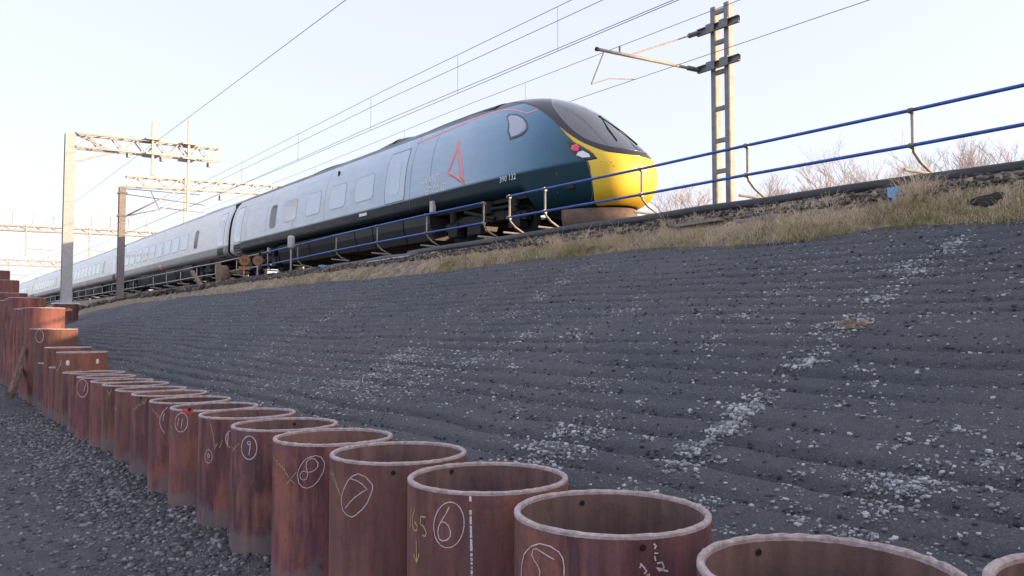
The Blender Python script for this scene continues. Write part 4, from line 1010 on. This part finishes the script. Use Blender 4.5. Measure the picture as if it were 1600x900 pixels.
for (x0, y0, x1, y1, X, wd, mt, nm, lab, cat) in (
        (342, 462, 341, 412, 9.7, .20, 'wood', 'timber_post', 'upright weathered timber post left of the round signs', 'post'),
        (318, 452, 300, 424, 9.4, .15, 'wood', 'timber_post', 'slanting timber post leaning before the galvanised handrail', 'post'),
        (243, 469, 292, 455, 9.3, .20, 'orange', 'plastic_barrier', 'orange red plastic barrier lying on the rubble', 'barrier'),
        (214, 463, 226, 474, 9.2, .16, 'wood', 'timber_offcut', 'pale timber offcut lying on the rubble by the post', 'timber'),
        (160, 474, 163, 484, 8.9, .12, 'boxw', 'pale_stake', 'short pale stake left of the concrete post foot', 'stake')):
    a = np.array(atX(x0, y0, X)); b = np.array(atX(x1, y1, X + .1)); o = empty(nm, a, lab, cat)
    MB().bar((0, 0, 0), tuple(b - a), wd, wd * (.7 if 'post' in nm else .35)).build('body', mt, o)
c = np.array(atX(349, 436, 10.0)); o = empty('sack', (c[0], c[1], 3.42), 'brown sack standing at the coach end beside the timber post', 'sack')
mm = MB(); n = 14
for z_, s_ in ((0, .75), (.1, 1), (.35, 1.05), (.6, .95), (.75, .8), (.8, .3)): mm.v += [(.24 * s_ * math.cos(2 * PI * j / n) * (1 + .08 * math.sin(3 * j + z_ * 5)), .22 * s_ * math.sin(2 * PI * j / n) * (1 + .08 * math.cos(2 * j)), z_ * .8 + .03 * math.sin(j * 2.3) * s_) for j in range(n)]
for i in range(5):
    for j in range(n): mm.f.append((i * n + j, i * n + (j + 1) % n, i * n + n + (j + 1) % n, i * n + n + j))
mm.f += [tuple(range(5 * n, 6 * n))]; mm.build('sack_body', 'brownsack', o, True)
for (x, y, X, lab) in ((507, 421, 9.75, 'scrap of blue rope hanging off the grey duct'), (396, 443, 9.5, 'tangled blue rope lying below the round signs'), (349, 449, 9.6, 'blue sheeting scrap at the foot of the sack')):
    P0 = np.array(atX(x, y, X)); o = empty('blue_rope', P0, lab, 'rope', 'blue rope scraps'); r = random.Random(x)
    mm = MB(); q = [(r.uniform(-.12, .12) + .0 * i, r.uniform(-.35, .35), r.uniform(-.08, .14)) for i in range(9)]; mm.tube(q, .02, 6); mm.build('strand', 'bluepl', o)
# rubble by the mast feet
pts = []
for k in range(520):
    x = random.uniform(118, 345); y = np.interp(x, [118, 200, 300, 345], [487, 470, 458, 452]) + random.uniform(-6, 5); pts.append(atX(x, y, np.interp(x, [118, 160, 200, 345], [7.6, 8.5, 9.1, 9.5])))
P = np.array(pts); tag(rocks('rubble', P, .06 + .24 * rng.random(len(P)) ** 2.2, 'bstone', .1), 'grey and brown rubble below the galvanised handrail', 'rubble', None, 'stuff')
c = at_slope(1327, 513); o = empty('earth_clod', c, 'ragged pale brown clod of turf halfway down the embankment', 'clod')
mm = MB(); r = random.Random(4)
for k in range(26):
    q = Vector((r.uniform(-.05, .05), r.uniform(-.13, .13), 0)); q.z = .377 * q.x + r.uniform(.0, .03); mm.box(q, (r.uniform(.02, .06), r.uniform(.03, .09), r.uniform(.015, .04)), Matrix.Rotation(r.uniform(0, 3), 3, 'Z') @ Matrix.Rotation(r.uniform(-.6, .6), 3, 'X'))
for k in range(26): q = Vector((r.uniform(-.05, .05), r.uniform(-.13, .13), .02)); mm.tube([q, q + Vector((r.uniform(-.06, .06), r.uniform(-.08, .08), r.uniform(.01, .06)))], .003, 3)
mm.build('clod_body', 'brownsack', o)

# ------------------------------------------------------------------ overhead line masts and gantries
def lattice(parent, a, b, depth, width, n, mt, r_=.035):
    """box truss from a to b: four chords and zigzag braces"""
    a, b = Vector(a), Vector(b); d = (b - a); L = d.length; t = d.normalized(); z = Vector((0, 0, 1)); s = t.cross(z).normalized()
    for dz in (0, -depth):
        for ds in (-width / 2, width / 2): MB().bar(a + z * dz + s * ds, b + z * dz + s * ds, r_ * 2, r_ * 2).build('chord', mt, parent)
    for ds in (-width / 2, width / 2):
        for i in range(n):
            p = a + d * (i / n); q = a + d * ((i + 1) / n); hi, lo = (0, -depth) if i % 2 else (-depth, 0)
            MB().bar(p + z * hi + s * ds, q + z * lo + s * ds, r_ * 1.2, r_ * 1.2).build('brace', mt, parent)
    for i in range(n + 1):
        p = a + d * (i / n); mm = MB(); mm.bar(p - s * width / 2, p + s * width / 2, r_, r_); mm.build('cross_tie', mt, parent)
def hmast(parent, p, z0, z1, wd, dp, mt, tf=.03):
    mm = MB(); x, y = p
    mm.box((x, y - dp / 2, (z0 + z1) / 2), (wd, tf, z1 - z0)); mm.box((x, y + dp / 2, (z0 + z1) / 2), (wd, tf, z1 - z0)); mm.box((x, y, (z0 + z1) / 2), (tf, dp - tf - .004, z1 - z0 - .004))
    return mm.build('mast', mt, parent)
# gantry 1: white mast on a rusty pile, cantilever truss towards the track
GY = 43.5; mb = np.array(atY(101, 473, GY)); mt_ = np.array(atY(112, 207, GY)); X1 = float(mt_[0]) * .5 + float(mb[0]) * .5
be = np.array(atY(342, 240, GY)); bt = float(atY(122, 211, GY)[2])
o = empty('cantilever_gantry', (X1, GY, mb[2]), 'pale steel mast with a lattice boom reaching right, on a rusty pile foot', 'gantry', 'overhead line gantries')
H1 = float(mt_[2] - mb[2]); hmast(o, (0, 0), 0, H1, .46, .40, 'mastw')
mm = MB(); mm.box((0, 0, -.04), (1.1, .9, .07)); mm.build('base_plate', 'white', o)
for sx in (-.35, .35):
    for sy in (-.3, .3): MB().cyl((sx, sy, -.02), (sx, sy, .1), .035, 8).build('anchor_bolt', 'galv', o)
lattice(o, (.25, 0, bt - mb[2] + .05), (be[0] - X1, 0, bt - mb[2] + .25), .68, .5, 13, 'galv', .05)
MB().bar((.2, 0, bt - mb[2] - 1.35), (2.0, 0, bt - mb[2] - .62), .10, .10).build('knee_brace', 'galv', o)
MB().bar((.2, 0, bt - mb[2] + .03), (2.2, 0, bt - mb[2] - .66), .08, .08).build('knee_brace', 'galv', o)
for px, y0, y1 in ((237, 192, 276), (293, 190, 332)):
    a = np.array(atY(px, y0, GY)); b = np.array(atY(px, y1, GY)); a[1] -= .36; b[1] -= .36; a, b = a - np.array(o.location), b - np.array(o.location); b[0] = a[0]
    MB().bar(tuple(a), tuple(b), .12, .12).build('drop_post', 'galv', o)
    for q in (.22, -.56): MB().box((a[0], 0, bt - mb[2] + q), (.7, 1.0, .10)).build('clamp_plate', 'galv', o)
for dx in (2.6, 4.2, 6.6): MB().tube([(dx, -.1, bt - mb[2] - .62), (dx, -.1, bt - mb[2] - .84)], .10, 10).build('insulator', 'insul', o)
po = empty('foundation_pile', (X1, GY, mb[2] - 1.1), 'short rusty foundation pile under the pale gantry mast', 'pile')
MB().cyl((0, 0, 0), (0, 0, 1.02), .55, 28).build('pile_tube', 'rust_hi', po)
# gantry 2 boom behind
GY2 = 53.8; a = np.array(atY(197, 276, GY2)); b = np.array(atY(436, 290, GY2)); xe = float(b[0]) + 1.0
o = empty('cantilever_gantry', (xe, GY2, 3.0), 'second lattice boom crossing above the white coach roof', 'gantry', 'overhead line gantries')
lattice(o, (a[0] - xe, 0, a[2] - 3.0), (-.25, 0, b[2] - 3.0), .62, .5, 17, 'galv', .05); hmast(o, (0, 0), 0, b[2] - 2.8, .46, .4, 'mast')
for px in (291, 344):
    q = np.array(atY(px, 300, GY2)); MB().tube([(q[0] - xe, 0, a[2] - 3.6), (q[0] - xe, 0, a[2] - 3.95)], .10, 10).build('insulator', 'insul', o)
q = np.array(atY(287, 300, GY2)); MB().bar((q[0] - xe, -.35, a[2] - 2.7), (q[0] - xe, -.35, a[2] - 7.4), .12, .12).build('drop_post', 'galv', o)
# gantries 3 and 4: portals far down the line
for (x0, y0, x1, y1, GYn, dp, lab) in ((-60, 349, 246, 363, 89.0, .45, 'third gantry, long sunlit boom with upright horns at far left'), (-60, 403, 170, 412, 137.0, .8, 'farthest gantry, faint pale boom low on the left')):
    a = np.array(atY(x0, y0, GYn)); b = np.array(atY(x1, y1, GYn)); o = empty('portal_gantry', (a[0], GYn, 2.0), lab, 'gantry', 'overhead line gantries')
    lattice(o, (0, 0, a[2] - 2), (b[0] - a[0], 0, b[2] - 2), dp, .5, 26, 'galv', .07)
    hmast(o, (0, 0), 0, a[2] - 2, .5, .4, 'mast'); hmast(o, (b[0] - a[0], 0), 0, b[2] - 2, .5, .4, 'mast')
    for i in range(9):
        t = .12 + .1 * i; p = (a + (b - a) * t) - np.array([a[0], GYn, 2.0]); MB().tube([(p[0], 0, p[2]), (p[0] + .25, 0, p[2] + .35), (p[0] + .25, 0, p[2] + 1.3)], .05, 6).build('horn', 'mast', o)
    for t in (.3, .62):
        p = (a + (b - a) * t) - np.array([a[0], GYn, 2.0]); MB().bar((p[0], -.3, p[2] + .2), (p[0], -.3, p[2] - 2.9), .14, .14).build('drop_post', 'galv', o)
        MB().tube([(p[0], -.3, p[2] - 2.2), (p[0] + 2.2, -.3, p[2] - 2.25), (p[0] + 1.9, -.3, p[2] - 3.0)], .04, 6).build('registration_arm', 'mast', o)
# near side post with cantilevers
b0 = np.array(atX(187, 472, 9.3)); zt = float(atX(188, 294, 9.3)[2]); o = empty('overhead_line_mast', b0, 'weathered square mast with angled arms standing left of the coaches', 'mast')
hh = zt - b0[2]; hmast(o, (0, 0), -.4, hh, .34, .30, 'concrete', .05)
zz = lambda y: float(atX(189, y, 9.3)[2]) - b0[2]
arm = lambda pts, r_, nm, mt: MB().tube(pts, r_, 8).build(nm, mt, o, True)
arm([(.2, 0, zz(338)), (3.6, -.1, zz(338) + 2.15)], .045, 'cantilever_tube', 'mast'); arm([(.2, 0, zz(338)), (3.4, -.1, zz(338) + 1.0)], .03, 'cantilever_tube', 'mast')
arm([(0, 0, zz(296)), (4.2, -.1, zz(296) + .05)], .022, 'stay_wire', 'wire'); arm([(0, 0, zz(304)), (4.5, -.1, zz(304) - .25)], .022, 'stay_wire', 'wire')
arm([(2.0, -.05, zz(338) + .65), (5.2, -.1, zz(338) + .55), (4.8, -.1, zz(338) + .25)], .025, 'registration_arm', 'mast'); arm([(1.5, 0, zz(296)), (2.0, 0, zz(325))], .02, 'stay_wire', 'wire')
for zq in (zz(303), zz(338)): MB().box((0, 0, zq), (.46, .42, .10)).build('clamp_band', 'insul', o)
# right hand twin column mast beyond the second track
MX = 18.7; c = np.array(atX(1131, 315, MX)); zt = float(atX(1128, 8, MX)[2]); Yb = float(c[1]); o = empty('overhead_line_mast', (MX, Yb, 3.0), 'tall twin column steel mast with battens and arm right of the nose', 'mast')
hh = zt - 3.0
for dy in (.24, -.24):
    mm = MB(); mm.box((-.10, dy, hh / 2), (.025, .16, hh)); mm.box((.02, dy + (.08 if dy > 0 else -.08), hh / 2 + .001), (.22, .02, hh)); mm.box((.02, dy - (.08 if dy > 0 else -.08), hh / 2 - .001), (.22, .02, hh)); mm.build('column', 'mastg', o)
for i, y in enumerate((18, 66, 113, 170, 220, 268)):
    zq = float(atX(1128, y, MX)[2]) - 3.0; MB().box((-.06, 0, zq), (.10, .34, .12)).build('batten', 'mastg', o)
ends = []
for y in (44, 103):
    zq = float(atX(1124, y, MX)[2]) - 3.0; mm = MB(); mm.box((-.17, 0, zq + .09), (.11, 1.5, .02)); mm.box((-.17, 0, zq - .09), (.11, 1.5, .02)); mm.box((-.13, 0, zq), (.02, 1.5, .16)); mm.build('cross_beam', 'mastg', o)
    ends.append((-.2, .72, zq))
    for dy in (.24, -.24): MB().box((-.24, dy, zq), (.03, .30, .26)).build('clamp_plate', 'insul', o)
e0, e1 = Vector(ends[0]), Vector(ends[1])
tip = np.array(atX(934, 77, 14.35)) - np.array(o.location); tip = Vector(tip)
fi = lambda a, b: (MB().tube([a, a.lerp(b, .5), b], [.045, .07, .045], 12), None)
d1 = (tip - e1); iA, iB = e1 + d1 * .02, e1 + d1 * .10
for (p, q) in ((e1, e1 + d1 * .11), (e0, e0 + ((e1 + d1 * .72) - e0) * .13)):
    mm = MB()
    mm.tube([p.lerp(q, t) for t in np.linspace(0, 1, 13)], [.03 if i % 2 else .075 for i in range(13)], 12); mm.build('insulator', 'insul', o, True)
MB().tube([e1 + d1 * .11, tip], .045, 10).build('cantilever_tube', 'postg', o, True)
MB().tube([tip, tip - d1.normalized() * -.06], .06, 8).build('end_cap', 'under', o)
s0 = e0 + ((e1 + d1 * .72) - e0) * .13; MB().tube([s0, e1 + d1 * .72], .022, 8).build('stay_tube', 'postg', o)
ZF = float(atX(1358, 0, 15.95)[2]); ZE = float(atX(1140, 5, 15.95)[2])
t2 = e1 + d1 * .94; kp = t2 + Vector((-.25, .25, -.9)); ca = Vector((15.95 - MX, kp.y - .1, ZF - 3.0))
MB().tube([t2, kp], .022, 8).build('drop_bracket', 'postg', o); MB().tube([kp, kp.lerp(ca, .4) + Vector((0, 0, .10)), ca], .016, 8).build('registration_arm', 'postg', o)
pp = e1 + d1 * .80; MB().tube([pp, pp + Vector((0, 0, .22))], .03, 8).build('wire_clamp', 'insul', o)

# ------------------------------------------------------------------ overhead wires
def ohl(label, X, zc, zm, extra, dr, y0=-25, y1=150, r_=.008):
    o = empty('overhead_line', (X, y0, 0), label, 'overhead line', 'overhead wires')
    MB().tube([(0, 0, zc), (0, y1 - y0, zc)], r_, 6).build('contact_wire', 'wire', o)
    for z_, dx in [(zm, 0)] + extra:
        n = 40; MB().tube([(dx, (y1 - y0) * i / n, z_ - .10 * math.sin(PI * ((i * (y1 - y0) / n) % 48) / 48)) for i in range(n + 1)], r_, 6).build('messenger_wire', 'wire', o)
    for y in dr: MB().tube([(0, y - y0, zc), (0, y - y0, zm - .05)], .006, 4).build('dropper', 'wire', o)
Z = lambda x, y, X: float(atX(x, y, X)[2])
ohl('four parallel overhead wires above the train roof', XC, Z(1060, 0, XC), Z(892, 0, XC) + .05, [(Z(940, 0, XC) + .05, .0), (Z(1050, 0, XC) + .06, -.0)], [5.2, 9.5, 14.5, 19, 24.5, 31, 38])
ohl('overhead wire pair running through the right hand mast arm', 15.95, ZF, ZE + .05, [], [4.8, 20, 28, 37])
o = empty('earth_wire', (9.9, -20, Z(540, 0, 9.9)), 'single steep wire crossing the upper left sky past the gantry', 'wire')
MB().tube([(0, 0, 0), (0, 170, 0)], .0105, 6).build('wire_strand', 'wire', o)

# ------------------------------------------------------------------ bare shrubs beyond the line
def shrub(P, hgt, spread, m, label, seed, stems=7):
    r = random.Random(seed); o = empty('bare_shrub', P, label, 'shrub', 'bare winter shrubs beyond the track'); tr = MB(); tw = MB()
    def grow(p, d, L, rad, lev):
        q = p + d * L * .5 + Vector((r.uniform(-.1, .1), r.uniform(-.1, .1), 0)) * L; e_ = p + d * L
        (tr if lev < 2 else tw).tube([p, q, e_], [rad, rad * .8, rad * .6], 4 if lev < 2 else 3, False)
        if lev >= 4: return
        for k in range(r.choice((3, 4)) if lev < 3 else 3):
            t = r.uniform(.35, 1); nd = (d + Vector((r.uniform(-1, 1), r.uniform(-1, 1), r.uniform(-.15, .7))) * .75).normalized(); grow(p.lerp(e_, t), nd, L * r.uniform(.45, .7), rad * .55, lev + 1)
    for k in range(stems):
        a = r.uniform(0, 2 * PI); d = Vector((math.cos(a) * spread, math.sin(a) * spread, 1)).normalized(); grow(Vector((math.cos(a) * .15, math.sin(a) * .15, 0)), d, hgt * r.uniform(.5, .75), .019, 0)
    tr.build('trunk', m, o); tw.build('crown', m, o)
for i, (px, py, X, hb, m, lab) in enumerate((
        (1052, 296, 27, 1.9, 'twig', 'low bare shrub right behind the yellow nose'), (1092, 292, 31, 2.0, 'twigo', 'low orange tinted shrub left of the twin column mast'),
        (1205, 290, 25, 1.9, 'twig', 'dark bare shrub just right of the twin column mast'), (1238, 288, 29, 1.9, 'twig', 'bare shrub second right of the twin column mast'),
        (1318, 262, 24, 2.3, 'twigo', 'orange brown bare shrub between two handrail posts'), (1355, 250, 27, 2.6, 'twig', 'tall thin pale shrub right of the orange brown one'),
        (1392, 262, 30, 2.2, 'twigo', 'low russet shrub left of the last handrail post'), (1472, 238, 25, 2.3, 'twig', 'bare shrub just right of the last handrail post'),
        (1530, 232, 26, 2.4, 'twig', 'bare shrub near the right edge above the pipe'), (1566, 225, 24, 2.5, 'twig', 'bare shrub nearest the right edge of the photo'),
        (1285, 280, 33, 2.2, 'twig', 'faint far shrub left of the orange brown one'))):
    tp = np.array(atX(px, py + 4, X)); hb *= .95; shrub((X, tp[1], tp[2] - hb), hb, .5, m, lab, 100 + i, 9)
